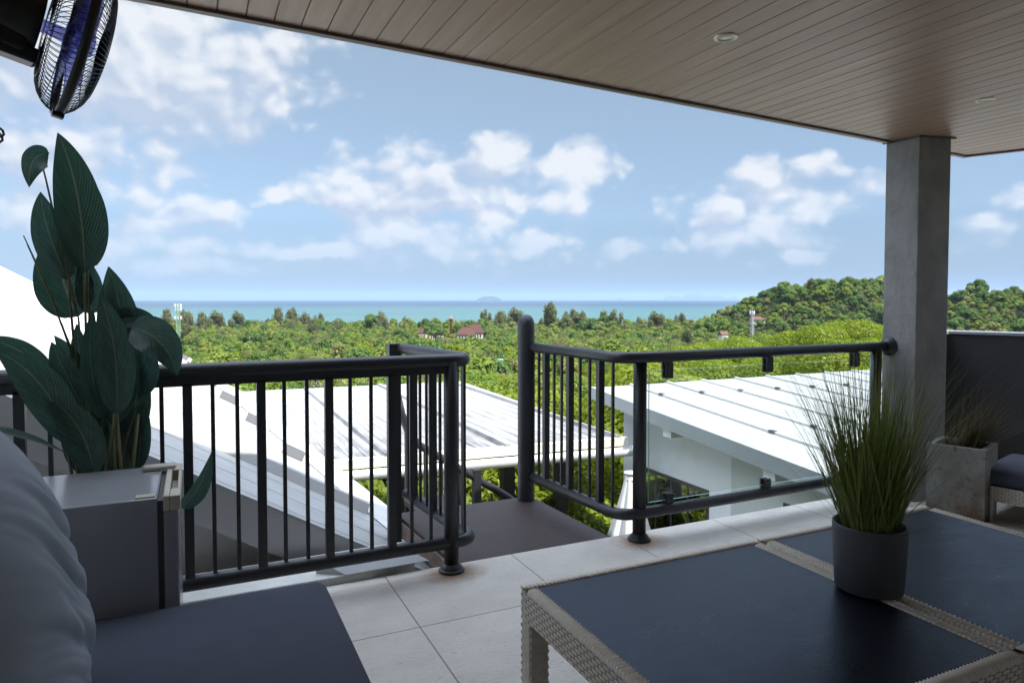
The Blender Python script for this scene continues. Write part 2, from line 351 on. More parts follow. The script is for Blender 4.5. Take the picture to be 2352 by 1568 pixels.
# ---- railings
def flange(mb, p, axis=(0, 0, 1), s=1.0):
    mb.lathe([(0.062 * s, 0), (0.063 * s, 0.006), (0.057 * s, 0.012), (0.052 * s, 0.014), (0.050 * s, 0.022), (0.044 * s, 0.027), (0.038 * s, 0.034), (0.034 * s, 0.038)], p, axis, 32)
RL = thing('balcony_railing', 'black steel railing with upright bars running from behind the plant to the stair landing', 'railing', (1.108, 3.05, 0), 'black steel railings at the balcony edge')
OX, OY = 1.115, 3.93
t = MB(); t.tube([(-2.4, 3.05, 1.01)] + bend((-2.4, 3.05, 1.01), (1.205, 3.05, 1.01), (OX, OY, 1.01), 0.10) + bend((1.2, 3.05, 1.01), (OX, OY, 1.01), (OX - .05, OY + .15, .90), 0.05, 4) + [(OX - .06, OY + .18, .88)], 0.0315, 18)
t.box((-2.4, 3.032, 0.950), (1.08, 3.068, 0.985))
t.build('top_rail', M_BLACK, RL)
t = MB(); t.tube([(-2.4, 3.05, 0.14)] + bend((-2.4, 3.05, 0.14), (1.225, 3.05, 0.14), (OX + .03, OY, 0.14), 0.09) + [(OX + .03, OY, 0.14)], 0.0315, 18); t.build('bottom_rail', M_BLACK, RL)
def bar(x, y, z0, z1, w, d, parent, rot=0.0):
    b = MB(); b.box((-w / 2, -d / 2, z0), (w / 2, d / 2, z1), Matrix.Translation((x, y, 0)) @ Matrix.Rotation(rot, 4, 'Z')); return b.build('baluster', M_BLACK, parent, 0.002)
k = 1
for i in range(-23, 12):
    x = -0.023 + 0.0935 * i
    if abs(x + 0.68) < 0.05 or x > 1.05: continue
    thick = i % 3 == 0
    bar(x, 3.05, 0.15, 0.962, 0.036 if thick else 0.016, 0.036 if thick else 0.016, RL)
for i, y in enumerate((3.13, 3.22, 3.31, 3.40, 3.49, 3.58, 3.67, 3.76, 3.85)):
    x = 1.205 - (y - 3.05) * 0.09; thick = i % 3 == 1
    bar(x, y, 0.15, 1.0, 0.034 if thick else 0.015, 0.034 if thick else 0.015, RL)
bar(1.185, 3.075, 0.15, 1.0, 0.014, 0.014, RL)
for x in (1.108, -0.68):
    t = MB(); t.tube([(x, 3.05, 0.0), (x, 3.05, 1.005)], 0.035, 20); p = t.build('post', M_BLACK, RL)
    t = MB(); flange(t, (x, 3.05, 0.001)); t.build('base_flange', M_BLACK, p)
t = MB(); t.box((OX - .075, OY - .02, -0.4), (OX - .005, OY + .05, 1.04)); t.build('square_post', M_BLACK, RL, 0.003)

RR = thing('glazed_railing', 'black steel railing with round newel post, upright bars and one clear glass panel', 'railing', (2.175, 3.02, 0), 'black steel railings at the balcony edge')
t = MB(); t.tube([(1.985, 3.95, 0.99)] + bend((1.985, 3.95, 0.99), (2.045, 3.0, 0.99), (4.16, 3.02, 0.99), 0.11) + [(4.158, 3.02, 0.99)], 0.031, 18)
t.build('top_rail', M_BLACK, RR)
t = MB(); t.tube([(1.985, 3.95, 0.15)] + bend((1.985, 3.95, 0.15), (2.045, 3.0, 0.15), (4.1, 3.02, 0.15), 0.11) + [(4.10, 3.02, 0.15)], 0.031, 18); t.build('bottom_rail', M_BLACK, RR)
for i, y in enumerate((3.92, 3.85, 3.765, 3.67, 3.585, 3.495, 3.39, 3.295, 3.195, 3.08)):
    thick = i % 3 == 2; bar(2.047 - (y - 3.0) * 0.063, y, 0.15, 0.98, 0.036 if thick else 0.015, 0.036 if thick else 0.015, RR)
t = MB(); t.tube([(2.175, 3.02, 0.0), (2.175, 3.02, 0.985)], 0.036, 20); p = t.build('post', M_BLACK, RR)
t = MB(); flange(t, (2.175, 3.02, 0.001)); t.build('base_flange', M_BLACK, p)
t = MB(); t.tube([(4.04, 3.02, 0.0), (4.04, 3.02, 0.985)], 0.034, 20); p = t.build('post', M_BLACK, RR)
t = MB(); flange(t, (4.04, 3.02, 0.001)); t.build('base_flange', M_BLACK, p)
t = MB(); flange(t, (4.163, 3.02, 0.99), (-1, 0, 0), 0.98); t.build('wall_flange', M_BLACK, RR)
t = MB(); t.lathe([(0.055, -0.3), (0.055, 1.13), (0.053, 1.15), (0.046, 1.172), (0.034, 1.19), (0.018, 1.20), (0.0, 1.203)], (1.963, 3.974, 0), n=32, caps=False); t.build('newel_post', M_BLACK, RR)
def glass_mat(name, tint, rough=0.0):
    m = bpy.data.materials.new(name); m.use_nodes = True; nt = m.node_tree; nt.nodes.clear()
    lw = nt.nodes.new('ShaderNodeLayerWeight'); lw.inputs[0].default_value = 0.5
    fres = mth(nt, 'MULTIPLY_ADD', mth(nt, 'POWER', lw.outputs['Facing'], 5.0), 0.92, 0.035)
    tr = nt.nodes.new('ShaderNodeBsdfTransparent'); tr.inputs[0].default_value = (*tint, 1)
    gl = nt.nodes.new('ShaderNodeBsdfGlossy'); gl.inputs['Roughness'].default_value = rough; gl.inputs[0].default_value = (1, 1, 1, 1)
    df = nt.nodes.new('ShaderNodeBsdfDiffuse'); df.inputs[0].default_value = (.7, .75, .73, 1)
    t = nt.nodes.new('ShaderNodeTexCoord')
    dust = mapr(nt, noise(nt, t.outputs['Object'], 5, 8, .75), 0.5, 0.8, 0.0, 0.10)
    mx0 = nt.nodes.new('ShaderNodeMixShader'); nt.links.new(dust, mx0.inputs[0]); nt.links.new(tr.outputs[0], mx0.inputs[1]); nt.links.new(df.outputs[0], mx0.inputs[2])
    mx = nt.nodes.new('ShaderNodeMixShader'); nt.links.new(fres, mx.inputs[0]); nt.links.new(mx0.outputs[0], mx.inputs[1]); nt.links.new(gl.outputs[0], mx.inputs[2])
    om = nt.nodes.new('ShaderNodeOutputMaterial'); nt.links.new(mx.outputs[0], om.inputs[0]); return m
t = MB(); t.box((2.232, 3.014, 0.195), (3.985, 3.024, 0.915)); gp = t.build('glass_panel', glass_mat('clear_glass', (0.945, 0.972, 0.96)), RR, 0.0015)
gp.data.materials.append(mat('glass_edge', (0.35, 0.62, 0.55), 0.15, 0, 0.8))
for f in gp.data.polygons:
    if abs(f.normal.y) < 0.5: f.material_index = 1
for (x, z0, z1) in ((2.356, 0.868, 0.962), (3.092, 0.868, 0.962), (3.836, 0.868, 0.962), (2.364, 0.178, 0.238), (3.085, 0.178, 0.238), (3.83, 0.178, 0.238)):
    t = MB(); t.box((x - .022, 2.998, z0), (x + .026, 3.012, z1 - .005)); t.box((x - .026, 3.026, z0), (x + .024, 3.040, z1 - .005))
    zz = (z1 - .02, z1) if z0 > .5 else (z0 - .012, z0 + .012); t.box((x - .02, 3.0, zz[0]), (x + .02, 3.038, zz[1])); t.build('glass_clamp', M_BLACK, RR, 0.003)

# ---- stair beyond the gap in the railing
M_TREAD = mat('dark_red_brown_paint', (0.046, 0.031, 0.029), 0.6, 0, 0.3, 0, 4, (0.034, 0.024, 0.023), 0.3, 35, 8)
st = thing('outdoor_stair', 'dark brown stair landing and handrail going down beyond the railing gap', 'stair', (1.6, 3.6, -0.02))
t = MB(); t.prism([(1.165, 3.125), (2.075, 3.125), (2.03, 4.04), (1.115, 4.06)], -0.075, -0.012); ld = t.build('landing', M_TREAD, st, 0.004)
t = MB(); t.prism([(1.15, 3.125), (1.163, 3.125), (1.113, 4.06), (1.10, 4.06)], -0.12, -0.03); t.build('landing_edge', mat('rough_edge_board', (0.22, 0.16, 0.13), 0.9, 0, .2, .4, 20, None, .8, 40), st)
for i in range(7):
    t = MB(); t.box((1.42 + .26 * i, 4.09, -0.24 - .17 * i), (1.72 + .26 * i, 4.95, -0.20 - .17 * i)); t.build('tread', M_TREAD, st, 0.003)
t = MB(); t.tube([ray_y(912, 905, 5.0), ray_y(922, 950, 5.0), ray_y(938, 992, 5.0), ray_y(960, 1020, 5.0), ray_y(1165, 1140, 5.0), (3.3, 5.0, -1.15)], 0.03, 14); t.build('handrail', M_BLACK, st)
for i in range(16):
    x = 1.46 + .14 * i; z = 0.30 - (x - 1.46) * 0.80; w = .03 if i % 3 == 0 else .015
    t = MB(); t.box((x - w / 2, 5.0 - w / 2, z - .85), (x + w / 2, 5.0 + w / 2, z)); t.build('baluster', M_BLACK, st)
t = MB(); t.box((2.0, 4.97, -2.6), (2.06, 5.03, -0.05)); t.build('post', M_BLACK, st)

# ---- neighbouring pitched white roof
T30 = math.tan(R(30)); ux = Vector((math.cos(R(30)), 0, -math.sin(R(30)))); un = Vector((math.sin(R(30)), 0, math.cos(R(30))))
def lz(x): return -0.01 - (x - 0.85) * T30
def lp(x, y, h=0.0): return Vector((x, y, lz(x))) + un * h
def ray_l(px, py):
    d = px_dir(px, py); o_ = Vector((0, 0, HC)); s = (lp(0.85, 3.5) - o_).dot(un) / d.dot(un); return o_ + d * s
pr = thing('pitched_metal_roof', 'steep white ribbed metal roof sloping past the railing, with plain plaster gable below', 'roof', (0.5, 5.5, 0))
def low_x(y): return 1.58 - (y - 3.5) * (1.58 - 0.46) / 5.2
t = MB(); P = [(-4.5, 3.5), (1.58, 3.5), (0.46, 8.7), (-0.2, 9.6), (-4.5, 9.95)]
t.add([lp(*p) for p in P] + [lp(p[0], p[1], -.05) for p in P], [tuple(range(5)), tuple(range(9, 4, -1))] + [(i, i + 5, (i + 1) % 5 + 5, (i + 1) % 5) for i in range(5)])
t.build('roof_sheet', M_WHITEROOF, pr)
def rib(mb, y, x0, x1, w=0.05, h=0.035):
    a = [(y - w, 0.001), (y - w * .55, h), (y + w * .55, h), (y + w, 0.001)]
    mb.add([lp(x0, yy, hh) for yy, hh in a] + [lp(x1, yy, hh) for yy, hh in a], [(0, 1, 5, 4), (1, 2, 6, 5), (2, 3, 7, 6), (0, 3, 2, 1), (4, 5, 6, 7)])
t = MB(); ribs = [4.47, 5.50, 6.42, 7.25, 8.0, 8.7, 9.35]
for y in ribs: rib(t, y, -4.5, low_x(y) - 0.36, 0.075, 0.062)
for i in range(20):
    y = 3.58 + .31 * i
    if min(abs(y - q) for q in ribs) > 0.09: rib(t, y, -4.5, low_x(y) - 0.36, 0.014, 0.003)
t.build('rib', M_WHITEROOF, pr)
t = MB()
for y in ribs[1:]:
    x1 = low_x(y) - .40; t.add([lp(x1 - .15, y - .078, .004), lp(x1, y - .078, .004), lp(x1, y - .043, .0635), lp(x1 - .15, y - .043, .0635), lp(x1 - .15, y + .042, .064), lp(x1, y + .042, .064)], [(0, 1, 2, 3), (3, 2, 5, 4)])
for (px, py) in ((23, 671), (60, 674), (89, 677)):
    q = ray_l(px, py); t.add([lp(q.x - .16, q.y - .05, .066), lp(q.x + .16, q.y - .05, .066), lp(q.x + .16, q.y + .05, .066), lp(q.x - .16, q.y + .05, .066)], [(0, 1, 2, 3)])
t.build('rib_slot_shade', M_SLOT, pr)  # dark sheets standing in for the shade inside the open rib ends
t = MB(); t.add([lp(low_x(3.5) - .34, 3.5, .006), lp(low_x(3.5), 3.5, .03), lp(low_x(8.7), 8.7, .03), lp(low_x(8.7) - .34, 8.7, .006)], [(0, 1, 2, 3)])
t.add([lp(low_x(3.5), 3.5, .03), lp(low_x(3.5) + .02, 3.5, -.14), lp(low_x(8.7) + .02, 8.7, -.14), lp(low_x(8.7), 8.7, .03)], [(0, 1, 2, 3)])
t.build('edge_flashing', M_FLASH, pr)
t = MB(); F0, F1 = -4.5, 1.30
t.add([lp(F0, 3.49, -.012), lp(F1, 3.49, -.012), lp(F1, 3.49, -.20), lp(F0, 3.49, -.20), lp(F0, 3.52, -.06), lp(F1, 3.52, -.06), lp(F1, 3.52, -.20), lp(F0, 3.52, -.20)],
      [(0, 3, 2, 1), (4, 5, 6, 7), (0, 1, 5, 4), (3, 7, 6, 2), (1, 2, 6, 5), (0, 4, 7, 3)]); t.build('barge_board', mat('barge_paint', (0.40, 0.39, 0.385), .8), pr)
t = MB(); t.prism([(-4.5, 3.60), (1.35, 3.60), (1.35, 3.75), (-4.5, 3.75)], -3.0, [lz(-4.5) - .12, lz(1.35) - .12, lz(1.35) - .12, lz(-4.5) - .12]); t.build('gable_wall', M_GREYWALL, pr)
kb = MB(); kb.prism([(-3.5, 3.125), (0.74, 3.125), (0.98, 3.22), (0.98, 3.44), (-3.5, 3.44)], -0.25, 0.035)
o = kb.build('kerb_ledge', mat('weathered_white_kerb', (0.60, 0.60, 0.58), 0.85, 0, .3, 0, 3, (0.40, 0.40, 0.37), 0.4, 30), None, 0.006); tag(o, kind='structure')
kf = MB(); kf.prism([(0.62, 3.122), (1.02, 3.122), (0.90, 3.20), (0.50, 3.20)], 0.036, [0.038, 0.04, 0.10, 0.10])
kf.build('kerb_flashing', M_GREYMETAL, o)

# ---- flat carport roof further out
def dirty_roof():
    m = mat('stained_roof_metal', (0.42, 0.42, 0.41), 0.45, 0, 0.4, 0, 1.6, (0.32, 0.315, 0.30)); nt = m.node_tree; b = nt.nodes['Principled BSDF']
    old = b.inputs['Base Color'].links[0].from_socket; t = nt.nodes.new('ShaderNodeTexCoord'); ob = t.outputs['Object']
    patch = mapr(nt, noise(nt, vmt(nt, 'MULTIPLY', ob, (0.7, 0.28, 1)), 1.0, 5, .6), .36, .54, 0, 1)
    streak = mapr(nt, noise(nt, vmt(nt, 'MULTIPLY', ob, (11, 1.1, 1)), 1, 6, .7), .36, .60, 0, 1)
    k = mth(nt, 'MULTIPLY', patch, streak)
    s = nt.nodes.new('ShaderNodeSeparateXYZ'); nt.links.new(ob, s.inputs[0])
    k = mth(nt, 'MULTIPLY', k, mapr(nt, s.outputs[1], 8.0, 13.0, 1.0, 0.12))
    nt.links.new(mixc(nt, mth(nt, 'MULTIPLY', k, .9), old, (0.10, 0.098, 0.095)), b.inputs['Base Color']); return m
cp = thing('carport_roof', 'stained white metal carport roof on dark posts with a white gutter', 'carport', (3.5, 11, -0.6))
M_DR = dirty_roof()
def cz(y): return -0.62 + (y - 8) * 0.004
t = MB(); Q = [(0.6, 8.22), (5.42, 7.84), (5.60, 14.76), (0.2, 15.05)]
t.prism(Q, [cz(q[1]) - .05 for q in Q], [cz(q[1]) for q in Q]); t.build('roof_sheet', M_DR, cp)
t = MB()
def crib(x, w=.05, h=.05):
    y0 = 8.22 - (x - .6) * .0788; y1 = 14.9
    a = [(-w, .001), (-w * .6, h), (w * .6, h), (w, .001)]
    t.add([(x + q, y0, cz(y0) + hh) for q, hh in a] + [(x + q + .01, y1 - (x * .05), cz(y1) + hh) for q, hh in a], [(0, 1, 5, 4), (1, 2, 6, 5), (2, 3, 7, 6), (0, 3, 2, 1), (4, 5, 6, 7)])
for x in (2.13, 3.68, 5.30): crib(x)
for i in range(24):
    x = .7 + .2 * i
    if min(abs(x - q) for q in (2.13, 3.68, 5.3)) > .08: crib(x, .014, .008)
t.build('roof_seam', M_DR, cp)
t = MB(); t.add([(0.6, 8.20, -.61), (5.44, 7.82, -.61), (5.44, 7.82, -.72), (0.6, 8.20, -.72), (0.6, 8.26, -.60), (5.44, 7.88, -.60)], [(0, 3, 2, 1), (0, 1, 5, 4)]); t.build('fascia', mat('pale_fascia', (.62, .60, .52), .5, 0, .4, .25, 5), cp)
def gut(u, v):
    a = math.pi * v; x = .55 + (5.55 - .55) * u; y = 8.215 - (x - .6) * .0788; return (x, y - .085 - .075 * math.cos(a) * -1 * -1, -.74 - .105 * math.sin(a))
t = MB(); t.grid(gut, 12, 10); g = t.build('gutter', mat('white_gutter', (.78, .78, .76), .4), cp); q = g.modifiers.new('solid', 'SOLIDIFY'); q.thickness = .006
t = MB(); t.box((5.50, 7.68, -.86), (5.60, 7.86, -.735)); t.build('gutter_end', mat('white_gutter', (.78, .78, .76), .4), cp, .02)
for (px, w) in ((1165, .17), (1287, .175), (928, .17)):
    p = ray_y(px, 1100, 8.75); t = MB(); t.box((p.x - w / 2, 8.75 - w / 2, -3.6), (p.x + w / 2, 8.75 + w / 2, -.70)); t.build('post', M_DARKSTEEL, cp, .004)
t = MB()
for y in (8.75, 10.6, 12.6, 14.4): t.box((.5, y - .05, -.80), (5.3, y + .05, -.672))
t.build('rafter', M_DARKSTEEL, cp)

# ---- white building with a low-pitched seamed roof
wb = thing('white_building', 'white rendered building under a wide white seamed roof seen through the glass panel', 'building', (8, 6, -2))
T5 = math.tan(R(4.75))
def rz(y): return -0.058 + (y - 8.954) * T5
t = MB(); Q = [(5.54, 1.0), (14, 1.0), (14, 8.98), (5.54, 8.954)]; t.prism(Q, [rz(q[1]) - .04 for q in Q], [rz(q[1]) for q in Q]); t.build('roof_sheet', M_WHITEROOF, wb)
t = MB()
for i in range(1, 12):
    x = 5.54 + .72 * i; a = [(-.018, .001), (-.016, .032), (.016, .032), (.018, .001)]
    t.add([(x + q, 1.0, rz(1) + h) for q, h in a] + [(x + q, 8.95, rz(8.95) + h) for q, h in a], [(0, 1, 5, 4), (1, 2, 6, 5), (2, 3, 7, 6), (4, 5, 6, 7)])
t.build('roof_seam', mat('seam_metal', (.55, .55, .53), .5), wb)
for i in range(1, 9):
    x = 5.54 + .72 * i
    for y in (8.2 - .05 * i, 6.0 + .02 * i):
        t = MB(); t.box((x - .026, y - .045, rz(y) + .01), (x + .026, y + .045, rz(y) + .042)); t.build('roof_clip', M_SLOT, wb)
t = MB(); t.add([(5.53, 1.0, rz(1) + .012), (5.53, 8.96, rz(8.96) + .012), (5.53, 8.96, rz(8.96) - .17), (5.53, 1.0, rz(1) - .17), (5.60, 1.0, rz(1) + .012), (5.60, 8.96, rz(8.96) + .012), (5.60, 8.96, rz(8.96) - .17), (5.60, 1.0, rz(1) - .17)],
       [(0, 3, 2, 1), (0, 1, 5, 4), (4, 5, 6, 7), (3, 7, 6, 2), (1, 2, 6, 5), (0, 4, 7, 3)]); t.build('barge_board', mat('pale_grey_barge', (.34, .36, .37), .5, 0, .4, .1, 3), wb)
t = MB(); t.box((5.60, 8.90, rz(8.95) - .15), (14, 8.955, rz(8.95) - .042)); t.build('eave_fascia', M_FLASH, wb)
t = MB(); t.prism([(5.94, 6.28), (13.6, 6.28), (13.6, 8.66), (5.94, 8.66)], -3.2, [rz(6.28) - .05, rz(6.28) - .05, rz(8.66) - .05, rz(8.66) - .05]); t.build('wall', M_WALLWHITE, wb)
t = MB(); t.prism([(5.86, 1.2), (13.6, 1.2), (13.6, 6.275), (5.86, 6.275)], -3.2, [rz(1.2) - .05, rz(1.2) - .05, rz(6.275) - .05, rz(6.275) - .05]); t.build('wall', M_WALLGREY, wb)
for y in (7.2, 5.45, 3.6):
    t = MB(); t.box((5.605, y - .10, rz(y) - .30), (5.95, y + .07, rz(y) - .045)); t.build('purlin_end', M_WALLWHITE, wb, .004)
# big dark window of the white wall: frame, mullions, panes
wf = MB(); X = 5.925; y0, y1, z0, z1 = 6.80, 8.16, -2.35, -1.185
wf.box((X, y0 - .05, z1), (X + .03, y1 + .05, z1 + .05)); wf.box((X, y0 - .05, z0 - .05), (X + .03, y1 + .05, z0))
for y in (y0 - .05, y1, y0 + .33, y0 + .68, y0 + 1.02): wf.box((X - .002, y, z0), (X + .028, y + .035, z1))
w = wf.build('window', M_DARKFRAME, wb); wp = MB(); wp.box((X + .004, y0 - .01, z0), (X + .012, y1 + .01, z1)); wp.build('pane', M_DARKGLASS, w)
wf = MB(); wf.box((5.80, 6.6, -2.46), (5.925, 8.3, -2.402)); wf.build('window_sill', mat('sill_grey', (.25, .25, .26), .6), w)
wf = MB(); X = 5.845; y0, y1, z0, z1 = 4.1, 5.46, -2.2, -0.93
wf.box((X, y0, z1 - .06), (X + .03, y1, z1)); wf.box((X - .001, y1 - .05, z0), (X + .031, y1, z1 - .06)); wf.box((X - .001, y1 - .14, z0), (X + .031, y1 - .11, z1 - .06))
w = wf.build('window', M_DARKFRAME, wb); wp = MB(); wp.box((X + .004, y0, z0), (X + .012, y1 - .05, z1 - .06)); wp.build('pane', M_DARKGLASS, w)

# ---- folded parasol on the lower terrace
M_CANVAS = mat('cream_canvas', (.72, .70, .66), .8, 0, .2, .15, 6)
fp = thing('folded_parasol', 'folded cream parasol with flared panels standing beyond the railing post', 'parasol', (5.1, 7.27, -2.3))
def cone(u, v):
    a = 2 * math.pi * u; z = -0.95 + (-1.78 + 0.95) * v; r = (0.055 + 0.20 * v ** 1.1) * (1 + .13 * math.cos(8 * a) * (0.3 + v)); return (5.1 + r * math.cos(a), 7.27 + r * math.sin(a), z)
t = MB(); t.grid(cone, 64, 10); g = t.build('canopy', M_CANVAS, fp); q = g.modifiers.new('solid', 'SOLIDIFY'); q.thickness = .008
t = MB(); t.lathe([(0, 0.02), (.085, .012), (.09, 0), (.06, -.012), (.05, -.02)], (5.1, 7.27, -.94), n=24, caps=False); t.build('cap', M_CANVAS, fp)
t = MB(); t.lathe([(.072, -.01), (.078, 0), (.078, .015), (.072, .02)], (5.1, 7.27, -1.04), n=24, caps=False); t.build('tie_band', M_DARKFRAME, fp)
t = MB(); t.tube([(5.1, 7.27, -2.35), (5.1, 7.27, -.93)], .02, 10); t.build('pole', M_GREYMETAL, fp)
t = MB(); t.lathe([(.25, 0), (.25, .05), (.22, .07), (.05, .09)], (5.1, 7.27, -2.35), n=24); t.build('base', M_GREYMETAL, fp)

# ---- terrain
def sstep(a, b, v):
    t_ = np.clip((v - a) / (b - a), 0, 1); return t_ * t_ * (3 - 2 * t_)
DK = np.array([0, 13, 18, 25, 40, 60, 150, 350, 700, 800, 880, 1000, 6000]); ZK = np.array([-2.4, -2.8, -8.0, -10.5, -12.8, -15, -22, -31.5, -36.0, -36.8, -38.6, -44, -60.])
def ground_z(x, y):
    x = np.asarray(x, float); y = np.asarray(y, float); d = np.hypot(x, y); a = np.degrees(np.arctan2(x, y))
    z = np.interp(d, DK, ZK)
    z = z + 7.6 * sstep(28, 52, a) * sstep(25, 55, d) * (1 - sstep(90, 240, d))          # the near slope rises under the yellow-green trees
    for (ha, hd, hh, s, p) in ((50.8, 620, 43, 92, 2.6), (60.0, 590, 33, 75, 3.0), (67, 600, 34, 75, 3.0), (55.5, 680, 33, 60, 2.6)):
        hx, hy = hd * math.sin(R(ha)), hd * math.cos(R(ha)); r = np.hypot(x - hx, y - hy)
        z = np.maximum(z, np.interp(d, DK, ZK) + hh * np.exp(-(r / s) ** p))
    return z
na, ds = 144, [3, 6, 10, 14, 20, 27, 35, 45, 55, 65, 80, 100, 125, 150, 180, 220, 260, 300, 350, 400, 440, 480, 510, 540, 570, 600, 630, 660, 690, 720, 760, 800, 850, 900, 1000, 1400, 3000]
vs = [(0, 0, -2.4)]; fs = []
for d in ds:
    for j in range(na):
        a = 2 * math.pi * j / na; vs.append((d * math.sin(a), d * math.cos(a), float(ground_z(d * math.sin(a), d * math.cos(a)))))
for j in range(na): fs.append((0, 1 + (j + 1) % na, 1 + j))
for i in range(len(ds) - 1):
    for j in range(na): a, b_ = 1 + i * na + j, 1 + i * na + (j + 1) % na; fs.append((a, b_, b_ + na, a + na))
t = MB(); t.add(vs, fs, True)
M_SOIL = mat('dry_grassy_soil', (0.035, 0.055, 0.015), 0.95, 0, 0.1, 0, 0.12, (0.11, 0.10, 0.04), 0.5, 6, 8)  # soil colour darkened so the gaps between trees read as shadow
tag(t.build('ground', M_SOIL), kind='structure')

# ---- sea
def sea_mat():
    m = mat('sea_water', (0.03, 0.20, 0.22), 0.28, 0, 0.18, 0, 1, (0.03, 0.2, 0.22)); nt = m.node_tree; b = nt.nodes['Principled BSDF']
    t = nt.nodes.new('ShaderNodeTexCoord'); ob = t.outputs['Object']
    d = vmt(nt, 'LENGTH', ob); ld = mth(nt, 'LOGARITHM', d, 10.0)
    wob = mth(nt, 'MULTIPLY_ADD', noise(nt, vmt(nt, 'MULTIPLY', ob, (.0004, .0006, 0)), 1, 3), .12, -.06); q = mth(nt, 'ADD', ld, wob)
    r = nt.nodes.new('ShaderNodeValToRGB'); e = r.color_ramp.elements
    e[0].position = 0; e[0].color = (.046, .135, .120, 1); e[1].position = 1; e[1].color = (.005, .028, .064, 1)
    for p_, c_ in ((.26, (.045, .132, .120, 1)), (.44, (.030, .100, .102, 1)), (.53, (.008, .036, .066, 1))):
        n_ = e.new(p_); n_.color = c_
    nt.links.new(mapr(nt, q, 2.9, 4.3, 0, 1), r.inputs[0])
    st_ = mapr(nt, noise(nt, vmt(nt, 'MULTIPLY', vmt(nt, 'ADD', ob, (300, 0, 0)), (.00045, .0016, 0)), 1.0, 3, .5), .53, .64, 0, .55)  # cloud shadows and wind patches painted into the water colour as dark streaks
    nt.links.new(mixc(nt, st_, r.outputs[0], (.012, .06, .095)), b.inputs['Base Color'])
    bn = nt.nodes.new('ShaderNodeBump'); bn.inputs['Strength'].default_value = .6; bn.inputs['Distance'].default_value = .4
    nt.links.new(noise(nt, ob, .12, 5, .6), bn.inputs['Height']); nt.links.new(bn.outputs[0], b.inputs['Normal']); return m
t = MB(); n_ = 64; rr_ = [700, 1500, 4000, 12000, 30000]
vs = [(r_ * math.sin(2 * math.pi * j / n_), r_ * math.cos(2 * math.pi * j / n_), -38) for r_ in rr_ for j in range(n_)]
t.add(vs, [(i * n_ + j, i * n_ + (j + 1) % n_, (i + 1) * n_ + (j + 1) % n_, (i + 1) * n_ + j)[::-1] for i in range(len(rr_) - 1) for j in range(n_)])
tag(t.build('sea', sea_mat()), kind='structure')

# ---- far islands
M_ISLE = mat('island_rock_and_scrub', (.06, .085, .06), .9, 0, .1, .3, .002)
def island(x0, x1, dist, prof, name='island'):
    """a long rocky island: a heightfield along the sight arc; prof = relative heights along its length"""
    a0, _ = az_el(x0, 687); a1, _ = az_el(x1, 687); rnd = random.Random(int(x0)); jit = [rnd.uniform(.88, 1.1) for _ in range(80)]
    def f(u, v):
        a = a0 + (a1 - a0) * u; k = u * (len(prof) - 1); i = min(int(k), len(prof) - 2); h = prof[i] + (prof[i + 1] - prof[i]) * (k - i)
        h *= jit[int(u * 60)]; w = math.sin(math.pi * v) ** .6; d = dist * (1 + (v - .5) * .05)
        return (d * math.sin(a), d * math.cos(a), -40 + (h + 40) * w if h > 0 else -40)
    t = MB(); t.grid(f, 60, 12); tag(t.build(name, M_ISLE), kind='structure')
S_ = 1 / 1568
island(1095, 1152, 20000, [0, 55, 85, 80, 90, 60, 0]); island(1520, 1702, 42000, [0, 205, 235, 150, 300, 375, 385, 180, 260, 245, 75, 150, 0]); island(1400, 1432, 43000, [0, 75, 25, 130, 0])

# ---- haze over land and sea
hz = MB(); hz.box((-52000, -52000, -75), (52000, 52000, 440)); 
hm = bpy.data.materials.new('haze_air'); hm.use_nodes = True; nt = hm.node_tree; nt.nodes.clear()
pv = nt.nodes.new('ShaderNodeVolumePrincipled'); pv.inputs['Color'].default_value = (.46, .64, .92, 1); pv.inputs['Density'].default_value = 0.00004; pv.inputs['Anisotropy'].default_value = 0.0
om = nt.nodes.new('ShaderNodeOutputMaterial'); nt.links.new(pv.outputs[0], om.inputs['Volume'])
HAZE = hz.build('haze', hm); tag(HAZE, kind='stuff')

# ================================================================ furniture and plants on the terrace
def rattan_mat():
    return mat('pale_rattan', (0.72, 0.66, 0.56), 0.5, 0, 0.45, 0, 25, (0.62, 0.56, 0.47), 0.1, 200, 3)
M_RATTAN = rattan_mat(); M_RBACK = mat('rattan_gaps', (0.30, 0.265, 0.215), 0.8)
def wrap_band(mb, p, d, w_dir, L, w, z, pitch=0.0135):
    """strands wound across a flat border: small half-round ribs side by side"""
    n = int(L / pitch); d = Vector(d); wd = Vector(w_dir); p = Vector(p); rnd = random.Random(n)
    for i in range(n):
        a = i * pitch; b = a + pitch * .93; j = rnd.uniform(-.0006, .0006)
        vs = []
        for (q, h) in ((0, -.012), (0.004, 0.0005 + j), (w * .5, .0016 + j), (w - .004, .0005 + j), (w, -.012)):
            for (s, hh) in ((a, -.0045), ((a + b) / 2, .001), (b, -.0045)):
                vs.append(p + d * s + wd * q + Vector((0, 0, z + h + hh)))
        mb.add(vs, [(k * 3 + c, k * 3 + c + 1, k * 3 + c + 4, k * 3 + c + 3) for k in range(4) for c in range(2)], True)
